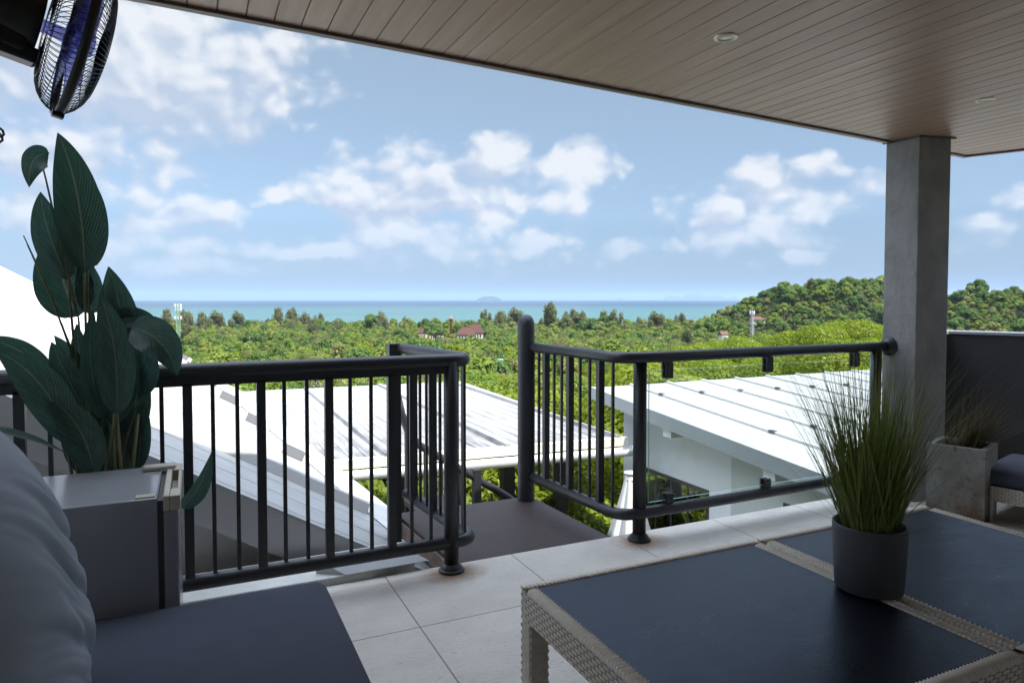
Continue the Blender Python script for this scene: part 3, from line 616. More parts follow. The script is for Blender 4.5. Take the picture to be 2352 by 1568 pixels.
def weave(mb, o, du, nrm, L, H, pitch=0.034, row=0.0122):
    """horizontal strands passing over and under: bulged lozenges in offset rows"""
    o, du, nrm = Vector(o), Vector(du), Vector(nrm); rows = max(1, int(round(H / row))); rh = H / rows; up = Vector((0, 0, 1))
    for r in range(rows):
        off = (r % 2) * pitch * .5; n = int(L / pitch) + 2
        for c in range(n):
            a = max(0, c * pitch - pitch * .5 + off); b = min(L, a + pitch * .90)
            if b - a < .004: continue
            z0, z1 = r * rh + rh * .06, (r + 1) * rh - rh * .06; vs = []
            for (s, h) in ((a, .0006), (a + (b - a) * .25, .0026), (a + (b - a) * .75, .0026), (b, .0006)):
                for (z, hh) in ((z0, -.0012), ((z0 + z1) / 2, .0006), (z1, -.0012)): vs.append(o + du * s + up * z + nrm * (h + hh))
            mb.add(vs, [(k * 3 + e, k * 3 + 3 + e, k * 3 + 4 + e, k * 3 + 1 + e) for k in range(3) for e in range(2)], True)
def panel_mat():
    m = mat('dark_table_panel', (0.011, 0.012, 0.017), 0.40, 0, 0.42, 0, 3, (0.008, 0.009, 0.013), 0.10, 90, 6); nt = m.node_tree; b = nt.nodes['Principled BSDF']
    t = nt.nodes.new('ShaderNodeTexCoord'); ob = t.outputs['Object']
    n = noise(nt, vmt(nt, 'MULTIPLY', ob, (3.2, 6.0, 1)), 1.6, 5, .6, .4)
    sm = mapr(nt, n, .5, .62, 0, 1)
    nt.links.new(mapr(nt, noise(nt, vmt(nt, 'MULTIPLY', ob, (3, 7, 1)), 1.5, 6, .65, .6), .40, .66, .35, .27), b.inputs['Roughness'])
    old = b.inputs['Base Color'].links[0].from_socket
    nt.links.new(mixc(nt, mth(nt, 'MULTIPLY', sm, .25), old, (.018, .018, .021)), b.inputs['Base Color']); b.inputs['Specular Tint'].default_value = (.42, .60, 1, 1); return m
M_PANEL = panel_mat()
def table(x0, y0, x1, y1, h, lb):
    t = thing('rattan_table', lb, 'table', ((x0 + x1) / 2, (y0 + y1) / 2, 0), 'square rattan tables pushed together')
    w = .040; ap = .105
    m = MB(); m.box((x0 + w, y0 + w, h - .03), (x1 - w, y1 - w, h - .004)); m.build('table_top', M_PANEL, t, .002)
    m = MB()
    wrap_band(m, (x0, y0, 0), (1, 0, 0), (0, 1, 0), x1 - x0, w, h); wrap_band(m, (x0, y1 - w, 0), (1, 0, 0), (0, 1, 0), x1 - x0, w, h)
    wrap_band(m, (x0, y0 + w, 0), (0, 1, 0), (1, 0, 0), y1 - y0 - 2 * w, w, h); wrap_band(m, (x1 - w, y0 + w, 0), (0, 1, 0), (1, 0, 0), y1 - y0 - 2 * w, w, h)
    m.build('woven_border', M_RATTAN, t)
    m = MB(); e = .006
    weave(m, (x0, y0 + e, h - ap), (1, 0, 0), (0, -1, 0), x1 - x0, ap - .012); weave(m, (x0 + e, y1, h - ap), (0, -1, 0), (-1, 0, 0), y1 - y0, ap - .012)
    weave(m, (x1, y1 - e, h - ap), (-1, 0, 0), (0, 1, 0), x1 - x0, ap - .012); weave(m, (x1 - e, y0, h - ap), (0, 1, 0), (1, 0, 0), y1 - y0, ap - .012)
    ap_o = m.build('apron', M_RATTAN, t)
    m = MB(); f = .005; 
    for a, b in (((x0 + f, y0 + f), (x1 - f, y0 + .03)), ((x0 + f, y1 - .03), (x1 - f, y1 - f)), ((x0 + f, y0 + .03), (x0 + .03, y1 - .03)), ((x1 - .03, y0 + .03), (x1 - f, y1 - .03))): m.box((*a, h - ap), (*b, h - .013))
    m.build('apron_backing', M_RBACK, ap_o)
    lw = .068
    for (cx, cy) in ((x0, y0), (x1 - lw, y0), (x1 - lw, y1 - lw), (x0, y1 - lw)):
        m = MB(); z1 = h - ap - .001
        weave(m, (cx, cy + e, 0), (1, 0, 0), (0, -1, 0), lw, z1); weave(m, (cx + e, cy + lw, 0), (0, -1, 0), (-1, 0, 0), lw, z1)
        weave(m, (cx + lw, cy + lw - e, 0), (-1, 0, 0), (0, 1, 0), lw, z1); weave(m, (cx + lw - e, cy, 0), (0, 1, 0), (1, 0, 0), lw, z1)
        m.box((cx + .008, cy + .008, 0), (cx + lw - .008, cy + lw - .008, z1)); m.build('leg', M_RATTAN, t)
table(0.907, 0.965, 1.858, 1.876, 0.42, 'rattan table with dark top, nearer one with a bare corner facing the sofa seat')
table(1.878, 0.965, 2.832, 1.876, 0.42, 'rattan table with dark top, the one farther from the sofa and nearer the planter')

# ---- potted grass
def blade_mat(name, stops, rough=.55):
    m = bpy.data.materials.new(name); m.use_nodes = True; nt = m.node_tree; b = nt.nodes['Principled BSDF']; b.inputs['Roughness'].default_value = rough
    u = nt.nodes.new('ShaderNodeUVMap'); s = nt.nodes.new('ShaderNodeSeparateXYZ'); nt.links.new(u.outputs[0], s.inputs[0])
    r = nt.nodes.new('ShaderNodeValToRGB'); e = r.color_ramp.elements; e[0].position, e[0].color = stops[0][0], (*stops[0][1], 1); e[1].position, e[1].color = stops[-1][0], (*stops[-1][1], 1)
    for p, c in stops[1:-1]: q = e.new(p); q.color = (*c, 1)
    nt.links.new(s.outputs[0], r.inputs[0]); nt.links.new(r.outputs[0], b.inputs['Base Color'])
    tl = nt.nodes.new('ShaderNodeBsdfTranslucent'); nt.links.new(r.outputs[0], tl.inputs[0]); mx = nt.nodes.new('ShaderNodeMixShader'); mx.inputs[0].default_value = .38
    nt.links.new(b.outputs[0], mx.inputs[1]); nt.links.new(tl.outputs[0], mx.inputs[2]); nt.links.new(mx.outputs[0], nt.nodes['Material Output'].inputs[0]); return m
def blade(mb, p, d0, L, droop, w, u, seg=7, side=None):
    """a tapering ribbon that leaves p along d0 and sags by droop"""
    p = Vector(p); d = Vector(d0).normalized(); vs = []; uv = []
    sd_ = side or Vector((d.y, -d.x, 0.05)); sd_ = sd_.normalized() if sd_.length > 1e-4 else Vector((1, 0, 0))
    for i in range(seg + 1):
        t_ = i / seg; ww = w * (1 - t_ ** 1.6) * (.7 + .3 * math.sin(math.pi * min(1, t_ * 1.6))) + .0002
        vs += [p - sd_ * ww * .5, p + sd_ * ww * .5]; uv += [(u, t_ + .001)] * 2
        d = (d + Vector((d.x * .3, d.y * .3, -1)) * droop * (0.25 + 1.5 * t_) / seg).normalized(); p = p + d * (L / seg)
    mb.add(vs, [(2 * i, 2 * i + 1, 2 * i + 3, 2 * i + 2) for i in range(seg)], True, uv)
PX, PY, PZ = 1.856, 1.398, 0.4225
pg = thing('potted_grass', 'grey round pot of tall wispy green grass standing on the rattan tables', 'potted plant', (PX, PY, PZ))
m = MB(); m.lathe([(0, 0), (.089, 0), (.095, .004), (.101, .10), (.1045, .194), (.104, .199), (.100, .200), (.0970, .197), (.095, .165)], (PX, PY, PZ), n=56, caps=False)
m.build('pot', conc_mat('grey_pot_cement', (.085, .085, .09), (.062, .062, .066), 6, .2, .55), pg)
m = MB(); m.lathe([(0, .168), (.0955, .166)], (PX, PY, PZ), n=40, caps=False); m.build('soil', mat('potting_soil', (.022, .018, .014), .95, 0, .1, .5, 60, None, .8, 90), pg)
rnd = random.Random(11); m = MB()
for i in range(1050):
    a = rnd.uniform(0, 2 * math.pi); r = .070 * math.sqrt(rnd.random()); x, y = PX + r * math.cos(a), PY + r * math.sin(a)
    lean = abs(rnd.gauss(0, .20)) + r * 1.2; b_ = a + rnd.gauss(0, .7); L = rnd.uniform(.30, .60) if rnd.random() < .8 else rnd.uniform(.2, .35)
    if rnd.random() < .12: L = rnd.uniform(.42, .66); lean += rnd.uniform(.05, .28)
    blade(m, (x, y, PZ + .16), (lean * math.cos(b_) - .02, lean * math.sin(b_), 1), L, rnd.uniform(.1, .95) * (1.5 if rnd.random() < .12 else 1), rnd.uniform(.003, .0064), rnd.random(), 9)
for (dx, dy, L, dr) in ((-.75, -.25, .60, 1.15), (-.55, .4, .55, .9), (.5, .3, .5, 1.0), (.28, -.75, .42, 1.9), (-.62, .1, .62, .6), (-.45, -.1, .66, .35), (.42, .1, .62, .35), (.55, .35, .62, .5), (-.9, .1, .5, 1.3)):
    blade(m, (PX + .05 * dx, PY + .05 * dy, PZ + .17), (dx, dy, 1), L, dr, .005, rnd.random(), 12)
m.build('grass_blades', blade_mat('grass_blade', [(0, (.07, .12, .02)), (.35, (.17, .22, .04)), (.7, (.27, .31, .07)), (.93, (.36, .37, .15)), (1, (.18, .12, .055))]), pg)

# ---- sofa with seat cushion, scatter pillow
M_FABRIC = mat('charcoal_blue_fabric', (.076, .083, .110), .92, 0, .15, 0, 12, (.066, .073, .098), .25, 700, 3)
M_FABRICL = mat('grey_pillow_fabric', (.38, .40, .445), .95, 0, .12, 0, 9, (.34, .36, .405), .22, 650, 3)
sf = thing('lounge_sofa', 'charcoal cushioned rattan sofa seat between the fridge and the bare tiles', 'sofa', (0, 1.4, 0))
def cushion(x0, y0, x1, y1, z0, z1, r=.035, wob=.004, seed=1):
    cx, cy, cz = (x0 + x1) / 2, (y0 + y1) / 2, (z0 + z1) / 2; hx, hy, hz = (x1 - x0) / 2, (y1 - y0) / 2, (z1 - z0) / 2; me = MB()
    N = 40
    # a rounded box: cube-sphere style grid pushed onto a superellipsoid with a soft crown on top
    def face(ax, sg):
        def f(u, v):
            a, b = 2 * u - 1, 2 * v - 1
            q = [0, 0, 0]; q[ax] = sg; q[(ax + 1) % 3] = a if sg > 0 else -a; q[(ax + 2) % 3] = b
            p = Vector((q[0] * hx, q[1] * hy, q[2] * hz)); inn = Vector((max(-hx + r, min(hx - r, p.x)), max(-hy + r, min(hy - r, p.y)), max(-hz + r, min(hz - r, p.z))))
            d = p - inn
            if d.length > 1e-6: p = inn + d.normalized() * r
            k = (1 - (p.x / hx) ** 4) * (1 - (p.y / hy) ** 4); p.z += .012 * k * (1 if p.z > 0 else -.2)
            k2 = (1 - (p.z / hz) ** 2); p.x += .006 * k2 * (1 if p.x > 0 else -1) ; p.y += .006 * k2 * (1 if p.y > 0 else -1)
            p.z += wob * math.sin(p.x * 9 + seed) * math.sin(p.y * 7 + seed * 2)
            return (cx + p.x, cy + p.y, cz + p.z)
        me.grid(f, N, N)
    for ax in range(3):
        for sg in (1, -1): face(ax, sg)
    return me
SX0, SX1, SY0, SY1 = -.62, .385, .45, 2.30
m = cushion(SX0, SY0, SX1, SY1, .255, .375, .032, .003, 2); m.build('seat_cushion', M_FABRIC, sf)
m = MB(); m.box((SX0 + .02, SY0 + .02, .08), (SX1 - .02, SY1 - .02, .245))
m.build('base_core', M_RBACK, sf)
m = MB(); weave(m, (SX1 - .012, SY0 + .02, .08), (0, 1, 0), (1, 0, 0), SY1 - SY0 - .04, .17); weave(m, (SX1 - .02, SY1 - .012, .08), (-1, 0, 0), (0, 1, 0), SX1 - SX0 - .04, .17); m.build('woven_base', M_RATTAN, sf)
for (x, y) in ((SX0 + .03, SY0 + .03), (SX1 - .08, SY0 + .03), (SX0 + .03, SY1 - .08), (SX1 - .08, SY1 - .08)):
    m = MB(); m.box((x, y, 0), (x + .05, y + .05, .085)); m.build('leg', M_RATTAN, sf)
m = MB(); m.box((SX0 - .06, SY0, .08), (SX0 - .003, SY1 - .25, .74)); m.build('backrest_frame', M_RATTAN, sf, .01)
def pillow_mesh(c, ay, up, nr, hl, hh, th):
    me = MB(); c, ay, up, nr = Vector(c), Vector(ay).normalized(), Vector(up).normalized(), Vector(nr).normalized()
    from mathutils import noise as mn
    def crease(A, B):
        """irregular folds that sweep from the upper corner down along the pillow"""
        s_, t_ = A * .62 + B * .78, A * .78 - B * .62; s_ += .10 * mn.noise(Vector((t_ * 3, s_ * 2, 4))); w = 0
        for fq, al, am, z in ((6.5, .8, .020, 0), (14.0, 1.6, .010, 7), (28.0, 3.0, .0045, 13)): w -= am * max(0, 1 - 2.6 * abs(mn.noise(Vector((s_ * fq, t_ * al, z))))) ** 1.5
        return w
    def f(sg):
        def g(u, v):
            a, b = 2 * u - 1, 2 * v - 1
            pin = 1 - .07 * (1 - abs(b) ** 2) * abs(a) ** 3 ; pin2 = 1 - .07 * (1 - abs(a) ** 2) * abs(b) ** 3
            A, B = a * hl * pin, b * hh * pin2
            t_ = th * ((1 - abs(a) ** 2.6) ** .62) * ((1 - abs(b) ** 2.6) ** .62)
            w = crease(A, B)
            w *= (t_ / th) ** 1.6 * (1 - abs(a) ** 3) * (.55 + .45 * (1 - b) / 2)
            return c + ay * A + up * (B - .05 * (1 - abs(a)) * (b > 0) * abs(b) ** 3) + nr * sg * (t_ + (w if sg > 0 else w * .3) * (1 if t_ > 1e-4 else 0))
        return g
    n = 90
    me.grid(f(1), n, n); me.grid(lambda u, v: f(-1)(1 - u, v), n, n); return me
m = pillow_mesh((-.360, 1.62, .70), (-.06, 1, 0), (-.24, 0, .97), (.97, .05, .24), .41, .345, .145)
o = m.build('scatter_pillow', M_FABRICL, None, 0, 1); tag(o, 'large creased grey pillow leaning on the sofa back', 'pillow')

# ---- mini fridge
M_ENAMEL = mat('grey_white_enamel', (.29, .30, .32), .22, 0, .5, 0, 6, (.27, .28, .30), .03, 60)
M_IVORY = mat('ivory_plastic', (.50, .46, .37), .45, 0, .5, .15, 10)
M_GASKET = mat('fridge_gasket', (.10, .095, .09), .7)
fx0, fx1, fy0, fy1, fh = -.560, -.092, 2.345, 2.800, .690
fr = thing('mini_fridge', 'small grey-white fridge with ivory door trim tucked behind the sofa seat', 'fridge', (-.3, 2.57, 0))
m = MB(); m.box((fx0, fy0, .03), (fx1 - .014, fy1, fh)); m.build('cabinet', M_ENAMEL, fr, .006)
m = MB(); m.box((fx1 - .013, fy0 + .012, .05), (fx1 + .001, fy1 - .012, fh - .012)); m.build('door_gasket', M_GASKET, fr)
m = MB(); m.box((fx1 + .002, fy0, .04), (fx1 + .045, fy1, fh - .045)); d_ = m.build('door', M_ENAMEL, fr, .008)
m = MB(); m.box((fx1 + .002, fy0 - .003, fh - .044), (fx1 + .020, fy1 + .003, fh + .004)); m.box((fx1 + .0205, fy0 - .003, fh - .044), (fx1 + .05, fy0 + .09, fh + .003)); m.box((fx1 + .0205, fy1 - .10, fh - .044), (fx1 + .05, fy1 + .003, fh + .003))
m.box((fx1 + .040, fy0 + .0905, fh - .044), (fx1 + .05, fy1 - .1005, fh + .002)); m.box((fx1 + .0205, fy0 + .0905, fh - .044), (fx1 + .0395, fy1 - .1005, fh - .034)); m.build('door_cap', M_IVORY, d_, .003)
m = MB(); m.box((fx1 - .075, fy1 - .085, fh + .001), (fx1 + .03, fy1 - .03, fh + .016)); m.build('hinge_cover', M_IVORY, fr, .006)
m = MB(); m.box((fx1 - .075, fy0 + .012, fh + .0005), (fx1 - .02, fy0 + .05, fh + .004)); m.build('hinge_plate', M_IVORY, fr, .002)
for (x, y) in ((fx0 + .04, fy0 + .04), (fx1 - .05, fy0 + .04), (fx0 + .04, fy1 - .04), (fx1 - .05, fy1 - .04)):
    m = MB(); m.lathe([(.018, 0), (.018, .031)], (x, y, 0), n=14); m.build('foot', M_GASKET, fr)

# ---- broad-leaved plant behind the fridge
def leaf_mat():
    m = bpy.data.materials.new('broad_leaf'); m.use_nodes = True; nt = m.node_tree; b = nt.nodes['Principled BSDF']
    u = nt.nodes.new('ShaderNodeUVMap'); s = nt.nodes.new('ShaderNodeSeparateXYZ'); nt.links.new(u.outputs[0], s.inputs[0])
    a = mth(nt, 'ABSOLUTE', mth(nt, 'SUBTRACT', s.outputs[0], 0.5))
    ph = mth(nt, 'MULTIPLY_ADD', a, -0.75, s.outputs[1])
    vein = mth(nt, 'SINE', mth(nt, 'MULTIPLY', ph, 120.0)); v2 = noise(nt, vmt(nt, 'MULTIPLY', u.outputs[0], (2, 2, 0)), 3, 3)
    cm = nt.nodes.new('ShaderNodeCombineXYZ'); nt.links.new(ph, cm.inputs[0]); st_ = noise(nt, vmt(nt, 'MULTIPLY', cm.outputs[0], (38, 0, 0)), 1, 3, .6)
    k = mapr(nt, st_, .35, .68, 0, 1)
    oi = nt.nodes.new('ShaderNodeObjectInfo')
    c = mixc(nt, k, (.016, .056, .045), (.085, .175, .135)); c = mixc(nt, mapr(nt, v2, .4, .7, 0, .5), c, (.014, .042, .030))
    c = mixc(nt, mth(nt, 'MULTIPLY', oi.outputs['Random'], .45), c, (.014, .05, .026))
    rib_ = mapr(nt, a, .012, .026, 1, 0); c = mixc(nt, mth(nt, 'MULTIPLY', rib_, .8), c, (.16, .19, .12))
    nt.links.new(c, b.inputs['Base Color']); b.inputs['Roughness'].default_value = .36; b.inputs['Specular IOR Level'].default_value = .5
    bn = nt.nodes.new('ShaderNodeBump'); bn.inputs['Strength'].default_value = .3; bn.inputs['Distance'].default_value = .004
    nt.links.new(mth(nt, 'ADD', vein, mth(nt, 'MULTIPLY', rib_, -2.0)), bn.inputs['Height']); nt.links.new(bn.outputs[0], b.inputs['Normal'])
    tl = nt.nodes.new('ShaderNodeBsdfTranslucent'); nt.links.new(c, tl.inputs[0]); mx = nt.nodes.new('ShaderNodeMixShader'); mx.inputs[0].default_value = .28
    nt.links.new(b.outputs[0], mx.inputs[1]); nt.links.new(tl.outputs[0], mx.inputs[2]); nt.links.new(mx.outputs[0], nt.nodes['Material Output'].inputs[0]); return m
M_LEAF = leaf_mat(); M_STEM = mat('plant_stem', (.13, .135, .07), .55, 0, .4, .35, 12)
POT = Vector((-.34, 2.915, 0))
bp = thing('broad_leaf_plant', 'tall potted plant with big dark green paddle leaves behind the fridge', 'potted plant', POT)
m = MB(); m.lathe([(0, .001), (.085, .001), (.092, .01), (.105, .30), (.107, .31), (.100, .31), (.097, .28), (0, .28)], POT, n=36, caps=False); m.build('pot', mat('black_pot_plastic', (.02, .02, .02), .5), bp)
def leaf(base, tip, w, y0=2.90, y1=2.88, bow=(0, 0), roll=0.0, fold=.25, arch=0.0, stem=True, sx=None, wide=.55):
    """base, tip in picture units, w = full width there; bow shifts the middle of the rib sideways; roll turns the blade about its rib"""
    b, t_ = ray_y(*base, y0), ray_y(*tip, y1); mid = ray_y((base[0] + tip[0]) / 2 + bow[0], (base[1] + tip[1]) / 2 + bow[1], (y0 + y1) / 2 - arch)
    sc = (mid - Vector((0, 0, HC))).dot(Vector((math.sin(YAW), math.cos(YAW), 0))) / 1568; W = w * sc * (.83 if base[1] < 760 else .76)
    view = (Vector((0, 0, HC)) - mid).normalized(); ml = MB(); nv_, nu_ = 26, 10
    def rib(v):
        c = 2 * mid - (b + t_) * .5; return b * (1 - v) ** 2 + c * 2 * v * (1 - v) + t_ * v * v
    def f(u, v):
        p = rib(v); d = (rib(min(1, v + .02)) - rib(max(0, v - .02))).normalized(); sd_ = d.cross(view).normalized(); nr_ = sd_.cross(d)
        sr = sd_ * math.cos(roll) + nr_ * math.sin(roll); nr2 = nr_ * math.cos(roll) - sd_ * math.sin(roll)
        te = .95; prof = (v ** wide) * ((1 - v) ** te) / ((wide / (wide + te)) ** wide * (te / (wide + te)) ** te)
        q = (2 * u - 1); hw = W * .5 * prof
        return p + sr * hw * q + nr2 * (abs(q) ** 1.3 * fold * hw - .03 * hw * math.sin(v * 21 + q * 3) * abs(q) ** 2)
    ml.grid(f, nu_, nv_); o_ = ml.build('leaf', M_LEAF, bp)
    if stem:
        s0 = POT + Vector(((base[0] - 230) * .0003, rnd.uniform(-.03, .03), .28)); c = s0 * .45 + b * .55; c = Vector((b.x * .25 + s0.x * .75, (s0.y + b.y) / 2, s0.z * .45 + b.z * .55))
        ms = MB(); N = 14; ms.tube([s0 * (1 - q) ** 2 + c * 2 * q * (1 - q) + b * q * q for q in [i / N for i in range(N + 1)]], [.008 - .0045 * i / N for i in range(N + 1)], 8); ms.build('stem', M_STEM, bp)
rnd = random.Random(5)
leaf((194, 625), (132, 304), 116, 2.86, 2.80, (14, -18), .1, .22)
leaf((204, 618), (146, 340), 92, 2.93, 2.93, (26, -6), .2, .2)
leaf((112, 352), (67, 431), 66, 2.86, 2.80, (-14, -20), .3, .3, 0, False, None, .6)
ms = MB(); ms.tube([ray_y(178, 727, 2.9), ray_y(130, 520, 2.9), ray_y(105, 410, 2.88), ray_y(96, 376, 2.86), ray_y(104, 352, 2.86), ray_y(113, 352, 2.86)], [.005, .004, .003, .003, .003, .003], 7); ms.build('stem', M_STEM, bp)
leaf((156, 642), (93, 440), 92, 2.90, 2.88, (-12, -5), -.2, .2)
leaf((180, 727), (128, 520), 140, 2.95, 2.95, (-12, 10), .1, .2)
leaf((208, 722), (186, 580), 70, 2.94, 2.94, (8, 0), .3, .2)
leaf((284, 800), (249, 611), 100, 2.93, 2.93, (4, 0), .0, .28)
leaf((288, 800), (257, 630), 92, 2.90, 2.88, (4, 0), .2, .3)
leaf((268, 950), (228, 672), 104, 2.80, 2.76, (14, -10), .0, .25)
leaf((258, 975), (236, 705), 118, 2.86, 2.86, (26, -10), .3, .2)
leaf((238, 962), (215, 708), 74, 2.84, 2.83, (-18, 0), -.5, .2)
leaf((205, 930), (176, 742), 72, 2.92, 2.92, (-4, 0), -.3, .2)
leaf((303, 752), (407, 863), 104, 2.80, 2.72, (16, -17), .1, .35, .03, True, None, .5)
leaf((250, 742), (372, 768), 60, 2.88, 2.86, (8, -22), .4, .3, 0, False)
leaf((320, 912), (290, 735), 118, 2.92, 2.92, (8, 0), .1, .22)
leaf((168, 1020), (-14, 806), 120, 2.84, 2.72, (12, -34), .2, .2)
leaf((120, 880), (-50, 780), 78, 2.90, 2.84, (10, -24), .3, .25)
leaf((196, 950), (118, 784), 80, 2.90, 2.86, (-6, -8), .1, .2)
leaf((190, 910), (124, 770), 66, 2.93, 2.92, (10, -6), .2, .2)
leaf((214, 1085), (100, 905), 108, 2.82, 2.80, (22, -14), .1, .2, 0, False)
leaf((-60, 985), (152, 1040), 40, 2.55, 2.55, (0, -12), 1.0, .3, 0, False)
leaf((415, 1165), (486, 1036), 58, 2.88, 2.80, (8, 14), -.5, .4, 0, False)
ms = MB(); ms.tube([POT + Vector((.02, .0, .28)), ray_y(360, 1300, 2.92), ray_y(415, 1165, 2.88)], [.007, .006, .004], 8); ms.build('stem', M_STEM, bp)
for (b_, t_, w) in (((300, 1090), (282, 900), 96), ((265, 1090), (240, 880), 110), ((232, 1085), (196, 900), 90), ((318, 1075), (330, 905), 60), ((190, 1085), (150, 900), 80), ((310, 1000), (312, 780), 90)): leaf(b_, t_, w, 2.93, 2.94, (0, 0), rnd.uniform(-.3, .3), .2, 0, False)
for pts in (((167, 816), (110, 660), (54, 541)), ((172, 822), (120, 690), (62, 560)), ((196, 905), (185, 870), (165, 812)), ((309, 870), (313, 790), (314, 705)), ((214, 1020), (205, 960), (190, 900))):
    ms = MB(); ms.tube([ray_y(x, y, 2.9) for x, y in pts], [.0036, .003, .002], 7); ms.build('stem', M_STEM, bp)
for (b_, x0, x1) in ((1090, 266, 262), (1090, 282, 268), (1080, 300, 318)):
    ms = MB(); ms.tube([ray_y(x0, b_ + 40, 2.86), ray_y(x1, 950, 2.81 if x1 < 300 else 2.91)], [.007, .005], 8); ms.build('stem', mat('pale_stem', (.20, .20, .09), .5, 0, .4, .2, 10), bp)

# ---- oscillating fan
M_FANBLK = mat('fan_black_plastic', (.012, .012, .014), .38)
M_FANMET = mat('fan_wire_black', (.015, .015, .02), .3, 0, .6)
FC = ray_d(176, 92, 1.85); FN = Vector((.935, .285, -.22)).normalized()
fu = FN.cross(Vector((0, 0, 1))).normalized(); fv = fu.cross(FN)
fan = thing('oscillating_fan', 'black wire-caged fan with clear violet blades hanging under the boarded ceiling', 'fan', FC)
FRAD = .208
def fp_(r, a, h): return FC + (fu * math.cos(a) + fv * math.sin(a)) * r + FN * h
m = MB(); m.lathe([(FRAD - .004, -.011), (FRAD + .003, -.011), (FRAD + .005, -.004), (FRAD + .005, .008), (FRAD, .012), (FRAD - .004, .010), (FRAD - .004, -.011)], FC, FN, 72, True, False); m.build('cage_band', M_FANBLK, fan)
def front(s): return (.050 + (FRAD - .052) * s, .066 * (1 - s ** 3.2) ** .62)
def back(s): return (.055 + (FRAD - .057) * s, -.070 * (1 - s ** 3.4) ** .62)
for fn_, nm, n in ((front, 'front_wires', 84), (back, 'rear_wires', 76)):
    m = MB()
    for i in range(n):
        a = 2 * math.pi * i / n; tw = .25 if fn_ is front else 0.1
        m.tube([fp_(fn_(s)[0], a + tw * s, fn_(s)[1]) for s in (0, .2, .4, .6, .75, .87, .95, 1)], .00115, 5, False)
    for s in ((.35, .72) if fn_ is front else (.5, .85)):
        r_, h_ = fn_(s); m.tube([fp_(r_, 2 * math.pi * j / 48, h_) for j in range(49)], .0012, 5, False)
    m.build(nm, M_FANMET, fan)
m = MB(); m.lathe([(0, .076), (.03, .075), (.048, .069), (.056, .062), (.056, .056)], FC, FN, 36, True, False); m.build('front_cap', M_FANBLK, fan)
m = MB(); m.lathe([(.075, -.084), (.078, -.09), (.074, -.12), (.068, -.17), (.066, -.26), (.05, -.30), (0, -.31)], FC, FN, 36, True, False); m.build('motor_housing', M_FANBLK, fan)
m = MB(); m.lathe([(.018, -.08), (.018, -.03), (.036, -.028), (.038, .025), (.030, .04), (0, .045)], FC, FN, 28, True, False)
bm_ = bpy.data.materials.new('clear_violet_plastic'); bm_.use_nodes = True; nt = bm_.node_tree; nt.nodes.clear()
tr_ = nt.nodes.new('ShaderNodeBsdfTransparent'); tr_.inputs[0].default_value = (.62, .62, .95, 1); gl_ = nt.nodes.new('ShaderNodeBsdfPrincipled'); gl_.inputs['Base Color'].default_value = (.12, .12, .42, 1); gl_.inputs['Roughness'].default_value = .15
mx_ = nt.nodes.new('ShaderNodeMixShader'); mx_.inputs[0].default_value = .38; nt.links.new(tr_.outputs[0], mx_.inputs[1]); nt.links.new(gl_.outputs[0], mx_.inputs[2]); o_ = nt.nodes.new('ShaderNodeOutputMaterial'); nt.links.new(mx_.outputs[0], o_.inputs[0])
hub = m.build('hub', bm_, fan)
for kx in range(5):
    def bl(u, v, kx=kx):
        r_ = .034 + (.178 - .034) * v; a = 2 * math.pi * kx / 5 + 0.4 + (u - .5) * (.5 + 1.15 * math.sin(math.pi * min(1, v * .62 + .12))) + .55 * v; return fp_(r_, a, (u - .5) * -.052 * (1 - .3 * v) + .004)
    m = MB(); m.grid(bl, 10, 10); b_ = m.build('blade', bm_, fan); q = b_.modifiers.new('solid', 'SOLIDIFY'); q.thickness = .0022
m = MB(); bt = FC - fv * (FRAD + .002); m.box((-.014, -.012, -.012), (.014, .012, .012), Matrix.Translation(bt) @ FN.to_track_quat('X', 'Z').to_matrix().to_4x4()); m.build('clip', M_FANBLK, fan, .002)
neck = FC - FN * .22 - Vector((0, 0, .06)); M4 = FN.to_track_quat('X', 'Z').to_matrix().to_4x4()
m = MB(); m.box((-.18, -.045, -.035), (.105, .045, .025), Matrix.Translation(neck) @ M4); m.box((-.12, -.03, -.028), (.13, .03, .012), Matrix.Translation(neck + Vector((0, 0, -.025))) @ M4); m.build('gearbox', M_FANBLK, fan, .008)
m = MB(); e0 = FC - FN * .42 - Vector((0, 0, .05)); e1 = Vector((e0.x - .12, e0.y - .05, 2.335)); m.tube([FC - FN * .25 - Vector((0, 0, .05)), e0, e0 + Vector((-.10, -.03, .03)), e1 + Vector((0, 0, -.06)), e1], .02, 12); m.build('bracket', M_FANBLK, fan)
m = MB(); m.lathe([(.055, 0), (.06, -.015), (.03, -.03)], e1 + Vector((0, 0, -.006)), n=24); m.build('mounting_plate', M_FANBLK, fan)
m = MB(); m.box((-.06, -.05, -.006), (.075, .05, .006), Matrix.Translation(neck + Vector((-.03, 0, -.068))) @ M4 @ Matrix.Rotation(R(14), 4, 'Y')); m.build('bracket_plate', mat('pale_bracket', (.62, .60, .56), .5), fan, .003)
cordp = [ray_d(x, y, 1.5) for x, y in ((-30, -40), (-26, 120), (-18, 250), (-4, 292), (6, 300), (9, 309), (3, 316), (-5, 311), (-3, 304), (4, 312), (6, 322), (0, 327), (-6, 322), (-12, 312))]
m = MB(); top = cordp[0].copy(); top.z = 2.331; m.tube([top] + cordp, .0026, 8); tag(m.build('hanging_cord', M_FANBLK), 'thin dark cord ending in a curled loop, hanging from the ceiling beneath the fan', 'cord')

